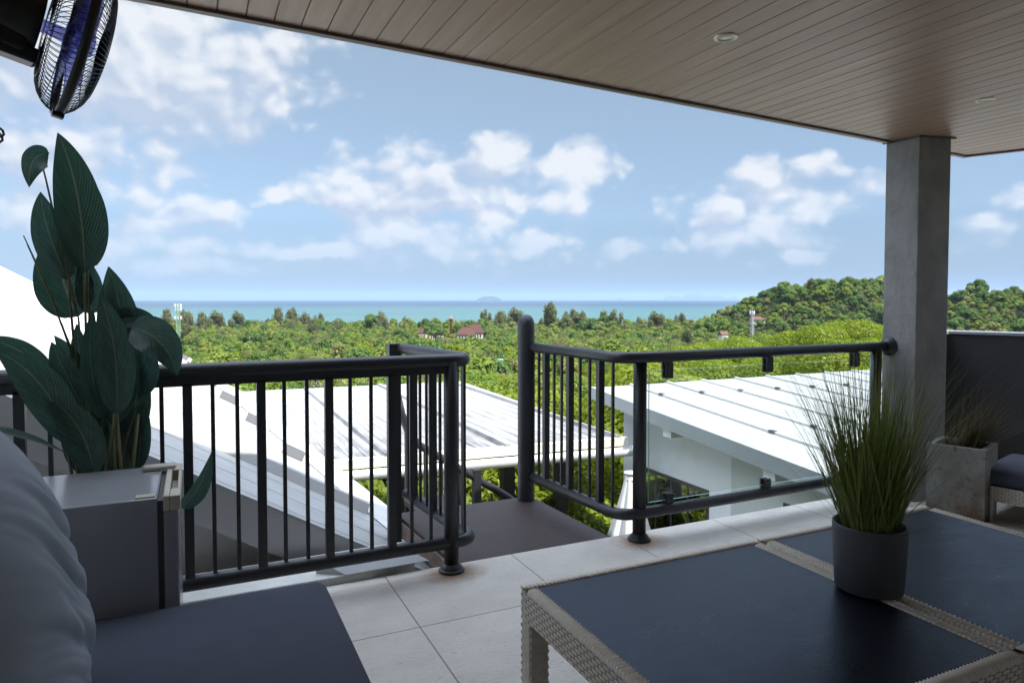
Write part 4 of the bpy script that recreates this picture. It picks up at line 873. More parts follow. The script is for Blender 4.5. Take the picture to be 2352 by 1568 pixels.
# ---- concrete planter with reddish grass
pl = thing('concrete_planter', 'weathered square concrete planter with reddish grass beside the column', 'planter', (4.27, 2.72, 0))
u_ = Vector((.32, -.947)); v_ = Vector((.947, .32)); A0 = Vector((4.008, 2.646)); S_W, S_H, T_ = .30, .435, .032
def q2(a, b): return tuple(A0 + u_ * a + v_ * b)
def wpl():
    m = conc_mat('weathered_concrete', (.27, .27, .25), (.17, .175, .155), 5, .9, .85); nt = m.node_tree; b = nt.nodes['Principled BSDF']; old = b.inputs['Base Color'].links[0].from_socket
    t = nt.nodes.new('ShaderNodeTexCoord'); s = nt.nodes.new('ShaderNodeSeparateXYZ'); nt.links.new(t.outputs['Object'], s.inputs[0])
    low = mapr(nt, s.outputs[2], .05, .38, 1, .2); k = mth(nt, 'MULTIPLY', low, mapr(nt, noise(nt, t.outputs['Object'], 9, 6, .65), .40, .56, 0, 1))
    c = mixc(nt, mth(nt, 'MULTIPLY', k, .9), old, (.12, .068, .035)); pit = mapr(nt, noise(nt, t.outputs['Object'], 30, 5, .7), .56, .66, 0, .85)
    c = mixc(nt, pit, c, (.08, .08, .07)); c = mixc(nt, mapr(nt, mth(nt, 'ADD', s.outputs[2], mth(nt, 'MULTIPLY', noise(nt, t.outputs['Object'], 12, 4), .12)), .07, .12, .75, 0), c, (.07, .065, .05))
    nt.links.new(c, b.inputs['Base Color']); return m
m = MB(); W_ = S_W
for (a0, a1, b0, b1) in ((0, W_, 0, T_), (0, W_, W_ - T_, W_), (0, T_, T_, W_ - T_), (W_ - T_, W_, T_, W_ - T_)): m.prism([q2(a0, b0), q2(a1, b0), q2(a1, b1), q2(a0, b1)], 0, S_H)
m.build('planter_box', wpl(), pl, .004)
m = MB(); m.prism([q2(T_, T_), q2(W_ - T_, T_), q2(W_ - T_, W_ - T_), q2(T_, W_ - T_)], .05, .36); m.build('soil', mat('potting_soil', (.022, .018, .014), .95), pl)
m = MB(); rnd = random.Random(3)
for i in range(330):
    a, b = rnd.uniform(.10, .22), rnd.uniform(.06, .24); x, y = q2(a, b)
    wind = abs(rnd.gauss(.55, .3)); blade(m, (x, y, .35), (.55 * wind + rnd.gauss(0, .12), -.75 * wind + rnd.gauss(0, .12), 1), rnd.uniform(.25, .50), rnd.uniform(.1, .7), rnd.uniform(.004, .008), rnd.random(), 7)
for i in range(12): blade(m, (*q2(rnd.uniform(.08, .2), rnd.uniform(.08, .2)), .35), (rnd.gauss(0, .18), rnd.gauss(-.05, .18), 1), rnd.uniform(.2, .34), .05, .006, .9 if i % 2 else .3, 6)
m.build('grass_blades', blade_mat('dry_grass_blade', [(0, (.05, .07, .025)), (.4, (.08, .09, .03)), (.6, (.13, .085, .04)), (.8, (.17, .08, .045)), (1, (.22, .16, .09))]), pl)

# ---- rattan lounge seat by the planter
bs = thing('rattan_ottoman', 'low pale rattan seat with a thick dark grey cushion by the planter', 'seat', (4.5, 2.2, 0))
B0 = Vector((4.205, 2.462)); bu = Vector((.26, -.9656)); bv2 = Vector((.9656, .26)); BL, BW2, BH = .95, .62, .208
def q3(a, b, z=0): p = B0 + bu * a + bv2 * b; return Vector((p.x, p.y, z))
d3 = lambda p: Vector((p.x, p.y, 0))
m = MB(); e = .006; bz = .118
weave(m, q3(0, e, bz), d3(bu), -d3(bv2), BL, BH - bz, .034, .0125); weave(m, q3(e, BW2, bz), -d3(bv2), -d3(bu), BW2, BH - bz, .034, .0125)
ap_o = m.build('woven_frame', M_RATTAN, bs)
m = MB(); m.prism([tuple(q3(.01, .01)[:2]), tuple(q3(BL - .01, .01)[:2]), tuple(q3(BL - .01, BW2 - .01)[:2]), tuple(q3(.01, BW2 - .01)[:2])], bz, BH - .002); m.build('frame_backing', M_RBACK, ap_o)
for (a, b) in ((0, 0), (0, BW2 - .075), (BL - .075, 0), (BL - .075, BW2 - .075)):
    m = MB(); weave(m, q3(a, b + e), d3(bu), -d3(bv2), .075, bz - .001); weave(m, q3(a + e, b + .075), -d3(bv2), -d3(bu), .075, bz - .001); weave(m, q3(a + .075 - e, b), d3(bv2), d3(bu), .075, bz - .001)
    m.prism([tuple(q3(a + .008, b + .008)[:2]), tuple(q3(a + .067, b + .008)[:2]), tuple(q3(a + .067, b + .067)[:2]), tuple(q3(a + .008, b + .067)[:2])], 0, bz - .002); m.build('leg', M_RATTAN, bs)
m = cushion(0, 0, BL, BW2, 0, .098, .034, .003, 5); Mx = Matrix(((bu.x, bv2.x, 0, B0.x), (bu.y, bv2.y, 0, B0.y), (0, 0, 1, BH + .001), (0, 0, 0, 1))); m.v = [tuple(Mx @ Vector(p)) for p in m.v]; m.build('cushion', M_FABRIC, bs)

# ================================================================ towers, houses, forest
def at_px(x, depth):
    """plan position on the sight line of picture column x, at the given depth along the view axis"""
    r = (x - 1176) / 1568 * depth; return Vector((math.sin(YAW) * depth + math.cos(YAW) * r, math.cos(YAW) * depth - math.sin(YAW) * r))
def y2z(y, depth): return HC - (y - 687) / 1568 * depth
def lattice(mb, c, z0, z1, w0, w1, n, r):
    L = lambda k, s: Vector((c.x + s[0] * (w0 + (w1 - w0) * k / n) / 2, c.y + s[1] * (w0 + (w1 - w0) * k / n) / 2, z0 + (z1 - z0) * k / n))
    S = ((-1, -1), (1, -1), (1, 1), (-1, 1))
    for s in S: mb.tube([L(0, s), L(n, s)], r * 1.5, 5, False)
    for k in range(n):
        for i in range(4):
            a, b = S[i], S[(i + 1) % 4]; mb.tube([L(k, a), L(k + 1, b)], r, 4, False); mb.tube([L(k + 1, a), L(k + 1, b)], r, 4, False); mb.tube([L(k, b), L(k + 1, a)], r, 4, False)
def cell_tower(px, depth, ytop, ybase, colr, lb, wide, tiers, paint):
    c = at_px(px, depth); z1 = y2z(ytop, depth); z0 = float(ground_z(c.x, c.y)) - .5
    t = thing('cell_tower', lb, 'tower', (c.x, c.y, z0), 'lattice cell towers rising out of the trees')
    m = MB(); lattice(m, c, z0, z1 - .6, wide, wide * .55, 14, .15 if wide > 3 else .10); m.build('lattice_mast', paint, t)
    for zt in tiers:
        for k in range(8):
            a = 2 * math.pi * k / 8; p = c + Vector((math.cos(a), math.sin(a))) * (wide * .72); m = MB()
            m.box((-.17, -.22, -1.35), (.17, .22, 1.35), Matrix.Translation((p.x, p.y, z1 - zt)) @ Matrix.Rotation(a, 4, 'Z')); m.build('antenna', mat('antenna_white', (.75, .76, .77), .5), t)
    m = MB(); m.tube([(c.x, c.y, z1 - 1), (c.x, c.y, z1 + 1.6)], .06, 5); m.build('lightning_rod', paint, t)
cell_tower(409, 560, 697, 792, None, 'pale green lattice cell tower ringed with white antennas, before the casuarinas', 3.6, (1.5, 4.6, 11.5), mat('pale_green_paint', (.22, .36, .24), .6))
cell_tower(1728, 470, 713, 770, None, 'grey lattice cell tower with one ring of white antennas, at the foot of the hill', 2.2, (1.4,), mat('galvanised_grey', (.36, .38, .40), .5))
M_RTILE = mat('brown_roof_tile', (.105, .050, .038), .8, 0, .2, 0, 1.5, (.08, .038, .03), .3, 4)
M_HWALL = mat('house_wall', (.55, .52, .46), .85); M_HDARK = mat('house_opening', (.04, .035, .03), .6)
def house(px0, px1, depth, yeave, yridge, lb, M=M_RTILE, tiers=1, turn=0.0, gable=False, group=None, name='house'):
    c = at_px((px0 + px1) / 2, depth); W = (px1 - px0) / 1568 * depth / 2; ze = y2z(yeave, depth); zr = y2z(yridge, depth); z0 = float(ground_z(c.x, c.y)) - .4
    t = thing(name, lb, 'house', (c.x, c.y, z0), group); A = Matrix.Translation((c.x, c.y, 0)) @ Matrix.Rotation(-YAW + turn, 4, 'Z'); DP = W * .8
    m = MB(); m.box((-W * .86, -DP * .86, z0), (W * .86, DP * .86, ze - .02), A); m.build('wall', M_HWALL, t)
    k = .42 if not gable else 1.0
    m = MB(); pts = [(-W, -DP, ze), (W, -DP, ze), (W, DP, ze), (-W, DP, ze), (-W * k, 0, zr), (W * k, 0, zr)]
    m.add([A @ Vector(p) for p in pts] + [A @ Vector((p[0], p[1], ze - .25)) for p in pts[:4]], [(0, 1, 5, 4), (1, 2, 5), (2, 3, 4, 5), (3, 0, 4), (6, 7, 1, 0), (7, 8, 2, 1), (8, 9, 3, 2), (9, 6, 0, 3), (9, 8, 7, 6)]); m.build('roof', M, t)
    if not gable:
        m = MB(); m.add([A @ Vector(p) for p in ((-W * k - .3, -.35, zr - .05), (W * k + .3, -.35, zr - .05), (W * k + .3, .35, zr - .05), (-W * k - .3, .35, zr - .05), (-W * k, 0, zr + .35), (W * k, 0, zr + .35))], [(0, 1, 5, 4), (1, 2, 5), (2, 3, 4, 5), (3, 0, 4)]); m.build('ridge_cap', M, t)
    h = ze - z0
    for i in (-2, -1, 0, 1, 2):
        for s in (-1,):
            m = MB(); m.box((W * .3 * i - W * .08, -DP * .86 - .03, ze - h * .55), (W * .3 * i + W * .08, -DP * .86 + .02, ze - h * .2), A); m.build('window', M_HDARK, t)
    return t
HG = 'brown roofed pavilions among the trees by the sea'
house(1048, 1092, 560, 767, 751, 'brown hipped roof pavilion, lower neighbour beside the torch tower', group=HG)
house(1072, 1112, 585, 763, 743, 'steep brown hipped roof pavilion, tallest of the cluster behind its neighbour', group=HG)
house(985, 1020, 560, 766, 752, 'brown hipped roof pavilion partly hidden by a dark spreading tree', group=HG)
house(955, 982, 575, 764, 753, 'small brown roofed pavilion with a pale wall at the end of the cluster', group=HG)
house(1118, 1158, 225, 834, 824, 'turquoise and grey sheet roofed shed in the middle of the forest', mat('turquoise_sheet', (.10, .42, .40), .5, 0, .4, .3, .6, (.30, .30, .28)), 1, .2, True, None, 'shed')
house(1652, 1672, 430, 768, 760, 'small white walled house with a terracotta roof beneath the grey cell tower', mat('terracotta_tile', (.12, .058, .040), .8), 1, .3, True)
house(1724, 1756, 520, 733, 727, 'orange tile roof far off in front of the hill trees', mat('terracotta_tile', (.12, .058, .040), .8))
c = at_px(1036, 575); zb, zt = float(ground_z(c.x, c.y)), y2z(727, 575)
tt = thing('torch_tower', 'tall slim reddish column with a flared gold bowl on top among brown roofs', 'tower', (c.x, c.y, zb))
m = MB(); m.lathe([(1.1, 0), (.95, zt - zb - 3.6), (1.2, zt - zb - 3.4)], (c.x, c.y, zb), n=16); m.build('shaft', mat('red_sandstone', (.36, .16, .10), .8), tt)
m = MB(); m.lathe([(1.2, -3.4), (1.9, -2.6), (2.1, -2.2), (1.2, -2.1)], (c.x, c.y, zt), n=16); m.build('bowl', mat('dark_bronze', (.13, .06, .04), .6), tt)
m = MB(); m.lathe([(.8, -2.1), (1.2, -1.5), (.8, -.7), (.25, .2), (0, .6)], (c.x, c.y, zt), n=12); m.build('flame_ornament', mat('orange_gilt', (.55, .22, .06), .5), tt)

# ---- foliage
def foliage(name, a, b, c, tr=.35, vs_=.35):
    m = bpy.data.materials.new(name); m.use_nodes = True; nt = m.node_tree; nt.nodes.clear()
    oi = nt.nodes.new('ShaderNodeObjectInfo'); t = nt.nodes.new('ShaderNodeTexCoord')
    col = mixc(nt, oi.outputs['Random'], a, b); k = mapr(nt, noise(nt, t.outputs['Object'], vs_, 3, .6), .36, .66, 0, 1)
    col = mixc(nt, mth(nt, 'MULTIPLY', k, .75), col, c)
    d = nt.nodes.new('ShaderNodeBsdfDiffuse'); nt.links.new(col, d.inputs[0]); tl = nt.nodes.new('ShaderNodeBsdfTranslucent'); nt.links.new(mixc(nt, .5, col, (.20, .26, .02)), tl.inputs[0])
    mx = nt.nodes.new('ShaderNodeMixShader'); mx.inputs[0].default_value = tr; nt.links.new(d.outputs[0], mx.inputs[1]); nt.links.new(tl.outputs[0], mx.inputs[2])
    gl = nt.nodes.new('ShaderNodeBsdfGlossy'); gl.inputs['Roughness'].default_value = .45; gl.inputs[0].default_value = (.8, .85, .7, 1); m2 = nt.nodes.new('ShaderNodeMixShader'); m2.inputs[0].default_value = .02
    nt.links.new(mx.outputs[0], m2.inputs[1]); nt.links.new(gl.outputs[0], m2.inputs[2])
    o = nt.nodes.new('ShaderNodeOutputMaterial'); nt.links.new(m2.outputs[0], o.inputs[0]); return m
FM = {
 'mid': foliage('mid_green_foliage', (.058, .140, .020), (.165, .205, .028), (.20, .235, .035), .28),
 'dark': foliage('dark_green_foliage', (.032, .090, .022), (.085, .15, .026), (.12, .175, .04), .25),
 'lime': foliage('yellow_green_foliage', (.115, .20, .012), (.17, .225, .016), (.24, .27, .022), .42),
 'olive': foliage('olive_foliage', (.12, .155, .04), (.20, .195, .055), (.22, .23, .07), .25),
 'casu': foliage('casuarina_foliage', (.125, .145, .06), (.165, .165, .075), (.20, .20, .10)),
 'palm': foliage('palm_foliage', (.06, .10, .025), (.12, .13, .04), (.16, .16, .05)),
 'shrub': foliage('leafy_shrub_foliage', (.085, .15, .015), (.12, .17, .02), (.19, .22, .03), .45, 1.2),
}
M_BARK = mat('pale_bark', (.22, .19, .15), .9, 0, .1, .5, 3)
def quads(c, n, s, asp=1.5, rng=None):
    """rhombic leaf clumps at points c with normals n and sizes s"""
    N = len(c); r = rng.normal(size=(N, 3)); u = np.cross(n, r); u /= np.linalg.norm(u, axis=1)[:, None] + 1e-9; w = np.cross(n, u)
    s = s[:, None]; bend_ = n * s * .18
    V = np.stack([c - u * s * asp * .5, c - w * s * .42 - bend_, c + u * s * asp * .5, c + w * s * .42 - bend_], 1).reshape(-1, 3)
    F_ = np.arange(N * 4).reshape(-1, 4); return V, F_
def np_mesh(name, parts):
    """one mesh from (verts, quads-or-tris, material) triples"""
    me = bpy.data.meshes.new(name); vs, ls, st, mi, off, lo = [], [], [], [], 0, 0
    mats = []
    for V, F_, m in parts:
        if m not in mats: mats.append(m)
        k = F_.shape[1]; vs.append(V); ls.append((F_ + off).ravel()); st.append(np.arange(len(F_)) * k + lo); mi.append(np.full(len(F_), mats.index(m))); off += len(V); lo += F_.size
    vs, ls, st, mi = map(np.concatenate, (vs, ls, st, mi))
    me.vertices.add(len(vs)); me.vertices.foreach_set('co', vs.astype(np.float32).ravel()); me.loops.add(len(ls)); me.loops.foreach_set('vertex_index', ls.astype(np.int32))
    me.polygons.add(len(st)); me.polygons.foreach_set('loop_start', st.astype(np.int32)); me.polygons.foreach_set('material_index', mi.astype(np.int32))
    for m in mats: me.materials.append(m)
    me.update(calc_edges=True); return me
def unit(v): return v / (np.linalg.norm(v, axis=-1, keepdims=True) + 1e-9)
def limb(mb, p, q, r0, r1, rnd, n=5):
    p, q = Vector(p), Vector(q); pts = [p.lerp(q, i / n) + Vector((rnd.uniform(-1, 1), rnd.uniform(-1, 1), 0)) * (q - p).length * .035 * (0 < i < n) for i in range(n + 1)]
    mb.tube(pts, [r0 + (r1 - r0) * i / n for i in range(n + 1)], 6, False)
def tris(mb):
    """the quads of a mesh builder as arrays"""
    return np.array(mb.v), np.array([f if len(f) == 4 else (*f, f[-1]) for f in mb.f])
def broad(seed, H, rad, lobes, nleaf, ls, flat=.75, trunk=.4, open_=0.0):
    """a broadleaf crown: lobes on a dome, each a shell of leaf clumps, over a forked trunk"""
    rng = np.random.default_rng(seed); rnd = random.Random(seed); C, Rr = [], []
    for i in range(lobes):
        a = i * 2.39996 + rng.uniform(-.4, .4); h = rng.uniform(0, 1) ** .8; r = rad * math.sqrt(max(.02, 1 - h ** 2 * .95)) * rng.uniform(.25, 1.0)
        C.append((r * math.cos(a), r * math.sin(a), H * (1 - flat * .62) + (h - .35) * rad * flat)); Rr.append(rad * rng.uniform(.15, .42))
    C.append((0, 0, H - rad * flat * .55)); Rr.append(rad * .45); C, Rr = np.array(C), np.array(Rr)
    w = Rr ** 2 / (Rr ** 2).sum(); idx = rng.choice(len(C), nleaf, p=w); d = unit(rng.normal(size=(nleaf, 3)) + np.array([0, 0, .35]))
    sh = rng.uniform(.55, 1.08, nleaf) ** .6; p = C[idx] + d * (Rr[idx] * sh)[:, None] * np.array([1, 1, .8])
    nr = unit(d + rng.normal(size=(nleaf, 3)) * .38 + np.array([0, 0, .25])); s = ls * rng.uniform(.6, 1.35, nleaf)
    V, F_ = quads(p, nr, s, 1.5, rng)
    mb = MB(); hz_ = H * trunk; mb.tube([(0, 0, -.6), (rnd.uniform(-.1, .1), rnd.uniform(-.1, .1), hz_ * .6), (rnd.uniform(-.2, .2), rnd.uniform(-.2, .2), hz_)], [H * .026, H * .02, H * .016], 7, False)
    for i in range(0, lobes, max(1, lobes // 9)): limb(mb, (0, 0, hz_ * rnd.uniform(.75, 1)), C[i] - np.array([0, 0, Rr[i] * .1]), H * .012, H * .004, rnd)
    return V, F_, mb
def casuarina(seed, H, rad, nleaf, ls):
    """a feathery crown of several upright plumes of different height on one trunk"""
    rng = np.random.default_rng(seed); rnd = random.Random(seed); mb = MB(); mb.tube([(0, 0, -.5), (.1, .05, H * .35), (rnd.uniform(-.5, .5), rnd.uniform(-.5, .5), H * .9)], [H * .017, H * .012, H * .002], 6, False); V_, N_, S_ = [], [], []
    n = 15
    for i in range(n):
        a = i * 2.4 + rnd.uniform(-.6, .6); r = rad * rnd.uniform(.1, .75) * (i > 0); top = H * (rnd.uniform(.5, .97) if i else 1) * (1 - .12 * r / rad); ln = H * rnd.uniform(.22, .42); wd = rad * rnd.uniform(.20, .40); q = np.array([r * math.cos(a), r * math.sin(a), top - ln * .5])
        limb(mb, (0, 0, max(H * .12, top - ln * 1.1 - r * .6)), q + np.array([0, 0, ln * .3]), H * .005, H * .001, rnd, 4); k = nleaf // n; d = unit(rng.normal(size=(k, 3))); sh = rng.uniform(.25, 1.1, k)[:, None]
        p = q + d * sh * np.array([wd, wd, ln * .55]); p[:, 0] += (p[:, 2] - q[2]) * .18 * math.cos(a); V_.append(p); N_.append(unit(d + rng.normal(size=(k, 3)) * .6)); S_.append(ls * rng.uniform(.5, 1.4, k))
    V, F_ = quads(np.concatenate(V_), np.concatenate(N_), np.concatenate(S_), 2.2, rng); return V, F_, mb
def palm(seed, H):
    rnd = random.Random(seed); mb = MB(); top = Vector((rnd.uniform(-.8, .8), rnd.uniform(-.8, .8), H)); mb.tube([(0, 0, -.5), (top.x * .3, top.y * .3, H * .5), top], [.22, .17, .13], 7, False); fb = MB()
    for k in range(19):
        a = 2 * math.pi * k / 19 + rnd.uniform(-.15, .15); e = rnd.uniform(-.2, 1.1); d = Vector((math.cos(a) * math.cos(e), math.sin(a) * math.cos(e), math.sin(e))); p = top.copy(); L = rnd.uniform(2.6, 3.6); n = 9; pts = []
        for i in range(n + 1): pts.append(p.copy()); p = p + d * (L / n); d = (d + Vector((0, 0, -.17))).normalized()
        for i in range(n):
            q, q1 = pts[i], pts[i + 1]; dd = (q1 - q); sd_ = dd.cross(Vector((0, 0, 1))).normalized(); wl = .75 * math.sin(math.pi * (i + .6) / (n + .8)) + .1
            for s in (-1, 1):
                for f0 in (0, .5):
                    b = q + dd * f0; t = b + sd_ * s * wl + dd * .9 + Vector((0, 0, -.32 * wl)); fb.add([b, b + dd * .34, t, t - dd * .1], [(0, 1, 2, 3)])
    return np.array(fb.v), np.array(fb.f), mb
def bare(seed, H):
    rnd = random.Random(seed); mb = MB(); mb.tube([(0, 0, -.5), (.2, 0, H * .5), (.1, .2, H * .95)], [.2, .14, .03], 6, False)
    for i in range(26):
        h = H * rnd.uniform(.3, .9); a = rnd.uniform(0, 6.28); L = (H - h) * .5 + 1.0; q = Vector((math.cos(a) * L * .6, math.sin(a) * L * .6, h + L * .8)); limb(mb, (.1, 0, h), q, .05, .012, rnd, 4)
        for j in range(3): limb(mb, Vector((.1, 0, h)).lerp(q, .5 + .15 * j), q + Vector((rnd.uniform(-.7, .7), rnd.uniform(-.7, .7), rnd.uniform(0, .8))), .025, .008, rnd, 3)
    rng = np.random.default_rng(seed); k = 260; p = np.stack([rng.normal(size=k) * 1.3, rng.normal(size=k) * 1.3, H * rng.uniform(.45, 1.0, k)], 1); V, F_ = quads(p, unit(rng.normal(size=(k, 3))), .28 * rng.uniform(.6, 1.3, k), 1.5, rng); return V, F_, mb
LIB = {}
def lib(key, fm, V, F_, mb):
    tv, tf = tris(mb); H = float(V[:, 2].max()); rad = float(np.percentile(np.hypot(V[:, 0], V[:, 1]), 92))
    LIB[key] = dict(crown=np_mesh('crown', [(V, F_, FM[fm])]), trunk=np_mesh('trunk', [(tv, tf, M_BARK)]), both=np_mesh('tree', [(V, F_, FM[fm]), (tv, tf, M_BARK)]), H=H, rad=rad)
for i in range(3):
    lib(f'lime{i}', 'lime', *broad(20 + i, 8, 3.6, 20, 22000, .115, .8, .42)); lib(f'midn{i}', 'mid', *broad(30 + i, 9, 4.0, 18, 14000, .16, .75)); lib(f'darkn{i}', 'dark', *broad(40 + i, 9.5, 4.2, 17, 14000, .16, .7))
    lib(f'mid{i}', 'mid', *broad(50 + i, 9.5, 4.4, 15, 2600, .50, .7)); lib(f'dark{i}', 'dark', *broad(60 + i, 10, 4.8, 15, 2600, .52, .66)); lib(f'olive{i}', 'olive', *broad(70 + i, 9, 3.9, 14, 2200, .48, .8)); lib(f'limef{i}', 'lime', *broad(80 + i, 8.5, 4.0, 14, 2400, .46, .75))
    lib(f'casu{i}', 'casu', *casuarina(90 + i, 20, 6.6, 4200, .62)); lib(f'shrub{i}', 'shrub', *broad(110 + i, 3.2, 1.7, 12, 3600, .135, .85, .35))
for i in range(2): lib(f'palm{i}', 'palm', *palm(120 + i, 9.5)); lib(f'bare{i}', 'olive', *bare(130 + i, 10))

# ---- where the trees stand
rng = np.random.default_rng(77); T = []   # (x, y, scale, key)
def okey(*w):
    ks, ps = zip(*w); ps = np.array(ps, float); k = ks[rng.choice(len(ks), p=ps / ps.sum())]; return k + str(rng.integers(2 if k in ('palm', 'bare') else 3))
HOUSES = [(at_px(x, d), r) for x, d, r in ((1070, 560, 15), (1092, 585, 15), (1003, 560, 14), (968, 575, 10), (1036, 575, 6), (1138, 225, 5), (1662, 430, 7), (1740, 520, 9), (409, 560, 5), (1728, 470, 4))]
VIEW = [(958, 1115, 440, 560, .45), (1115, 1162, 150, 224, .5), (1650, 1675, 380, 430, .6), (1722, 1760, 470, 520, .6), (398, 420, 330, 556, .5), (1720, 1736, 300, 466, .6)]
def add_tree(x, y, key, s):
    p = Vector((x, y))
    for c, r in HOUSES:
        if (p - c).length < r: return
    dep = x * math.sin(YAW) + y * math.cos(YAW)
    if dep > 1:
        px = 1176 + 1568 * (x * math.cos(YAW) - y * math.sin(YAW)) / dep
        for a, b, d0, d1, k in VIEW:
            if a - 6 < px < b + 6 and d0 < dep < d1: s *= k; key = key if key[:-1] not in ('casu', 'palm') else 'mid0'
        if d_lim(dep) and -200 < px < 2550:
            z0 = float(ground_z(x, y)); yl = np.interp(px, LX, LY) + (rng.normal() * 9 if dep > 40 else abs(rng.normal()) * 20)
            if dep < 95 and px < 1300: yl = max(yl, 852)
            s = min(s, (y2z(yl, dep) - z0) / LIB[key]['H'])
            if s < .38: return
    T.append((x, y, s, key))
LX = [-200, 300, 500, 900, 1100, 1250, 1400, 1560, 1700, 1850, 2025, 2180, 2352, 2550]; LY = [835, 838, 822, 800, 800, 795, 806, 790, 768, 752, 738, 752, 766, 780]
def d_lim(dep): return dep < 230
d = 17.0
while d < 850:
    sp = 4.2 if d < 90 else (6.6 if d < 260 else (7.4 if d < 500 else 5.6)); a0, a1 = (-20, 72); n = int(R(a1 - a0) * d / sp)
    for i in range(n):
        a = a0 + (a1 - a0) * (i + rng.uniform(-.35, .35) + .5) / max(1, n); dd = d + rng.uniform(-.4, .4) * sp
        if dd < 760 and not (dd > 690 and a > 35): pass
        x, y = dd * math.sin(R(a)), dd * math.cos(R(a)); s = rng.uniform(.75, 1.2) if d < 90 else rng.choice([.62, .8, .95, 1.1, 1.35], p=[.22, .25, .25, .18, .10]) * rng.uniform(.9, 1.1)
        if x < 6.5 and y < 17 and x > -6: continue
        if x > 4.5 and y < 13.5: continue
        gz = float(ground_z(x, y)); base = np.interp(dd, DK, ZK)
        if gz < -37.2 or (dd > 640 and gz > base + 3 and False): continue
        hill = gz > base + 3.5 and dd > 380
        slope = a > 27 + rng.normal() * 3 and dd < 175 + rng.normal() * 18
        if hill and rng.random() < 0: continue
        if slope: key = okey(('lime', 12), ('midn', .8))
        elif dd < 90: key = okey(('lime', 3.5), ('midn', 4), ('darkn', 1), ('bare', .4))
        elif hill: key = okey(('dark', 5), ('mid', 3.5), ('limef', .6), ('olive', 1.2), ('casu', .12)); s *= .8 * rng.choice([.6, .85, 1.0, 1.3, 1.55], p=[.25, .25, .25, .15, .10]) * (.6 if key[:4] == 'casu' else 1)
        elif dd < 300: key = okey(('mid', 4), ('dark', 2.2), ('limef', 2.2), ('olive', 1.4), ('palm', .7), ('bare', .35))
        else: key = okey(('mid', 4), ('dark', 2.0), ('limef', 1.0), ('olive', 2.2), ('palm', 1.0), ('bare', .3), ('casu', .02 if dd < 700 else .10)); s *= .95
        add_tree(x, y, key, s)
    d += sp * .86
for i in range(230):   # the taller shore belt that stands against the sea
    px = rng.uniform(250, 1720); dep = rng.uniform(600, 740); c = at_px(px, dep); key = okey(('mid', 4), ('olive', 3), ('dark', 2), ('casu', 1.6), ('palm', .8))
    yt = (732 if 300 < px < 560 or 620 < px < 750 or px > 1290 else 743) - 12 * rng.random() ** 2 + rng.normal() * 5 - (10 if key[:4] == 'casu' else 0)
    s = (y2z(yt, dep) - float(ground_z(c.x, c.y))) / LIB[key]['H']
    if .5 < s < 2.0: add_tree(c.x, c.y, key, s)
NOTE = {}
for i, (px, yt, dep, key, lb) in enumerate([
    (330, 722, 700, 'casu0', 'short feathery casuarina against the sea nearest the broad-leaved plant'), (384, 704, 690, 'casu1', 'tall feathery casuarina just before the pale green cell tower'), (432, 713, 690, 'casu2', 'feathery casuarina close behind the pale green cell tower'),
    (468, 719, 700, 'casu0', 'rounded feathery casuarina in the shore row past the pale green tower'), (505, 722, 690, 'casu1', 'lower feathery casuarina in the middle of the shore row'), (543, 711, 680, 'casu2', 'tall dark casuarina closing the shore row'),
    (640, 701, 700, 'casu1', 'tallest of the four casuarinas standing apart above the forest'), (672, 703, 720, 'casu0', 'thin casuarina, second of the four standing apart'), (700, 713, 720, 'casu2', 'wide casuarina, third of the four standing apart'), (736, 716, 720, 'casu0', 'lone casuarina at the end of the four standing apart'),
    (850, 719, 640, 'dark0', 'big round dark tree crown cut out against the sea'), (1114, 707, 680, 'casu0', 'casuarina above the brown roofs, first of three'), (1150, 709, 690, 'casu1', 'casuarina above the brown roofs, middle of three'), (1181, 703, 690, 'casu2', 'casuarina close beside the round newel post top'),
    (1266, 687, 650, 'casu1', 'largest casuarina, its crown touching the sea horizon past the newel post'), (1330, 722, 660, 'palm0', 'coconut palm on the skyline past the largest casuarina'), (1392, 722, 640, 'dark1', 'round dark tree on the skyline over the upright bars'),
    (1520, 717, 690, 'casu2', 'pointed small casuarina against the sea, first of a pair'), (1566, 715, 690, 'casu0', 'pointed small casuarina against the sea, second of a pair'), (1478, 731, 640, 'olive0', 'olive tree on the skyline between bare trunks'), (1655, 708, 640, 'olive1', 'thin olive tree where the hill starts to rise'),
    (1000, 741, 520, 'dark2', 'dark spreading tree before the brown pavilion'), (575, 757, 420, 'dark1', 'dark layered tree in the middle forest beyond the first bars'), (705, 797, 260, 'limef0', 'bright yellow-green tree in the middle forest above the railing'), (395, 822, 190, 'limef1', 'yellow flowering tree under the pale green cell tower'), (540, 803, 230, 'limef2', 'light green tree between the cell tower and the first bars'),
    (508, 806, 235, 'bare0', 'leafless pale tree over the railing before the dark trees')]):
    c = at_px(px, dep); z0 = float(ground_z(c.x, c.y)); s = (y2z(yt, dep) - z0) / LIB[key]['H']; NOTE[len(T)] = lb; T.append((c.x, c.y, s, key))

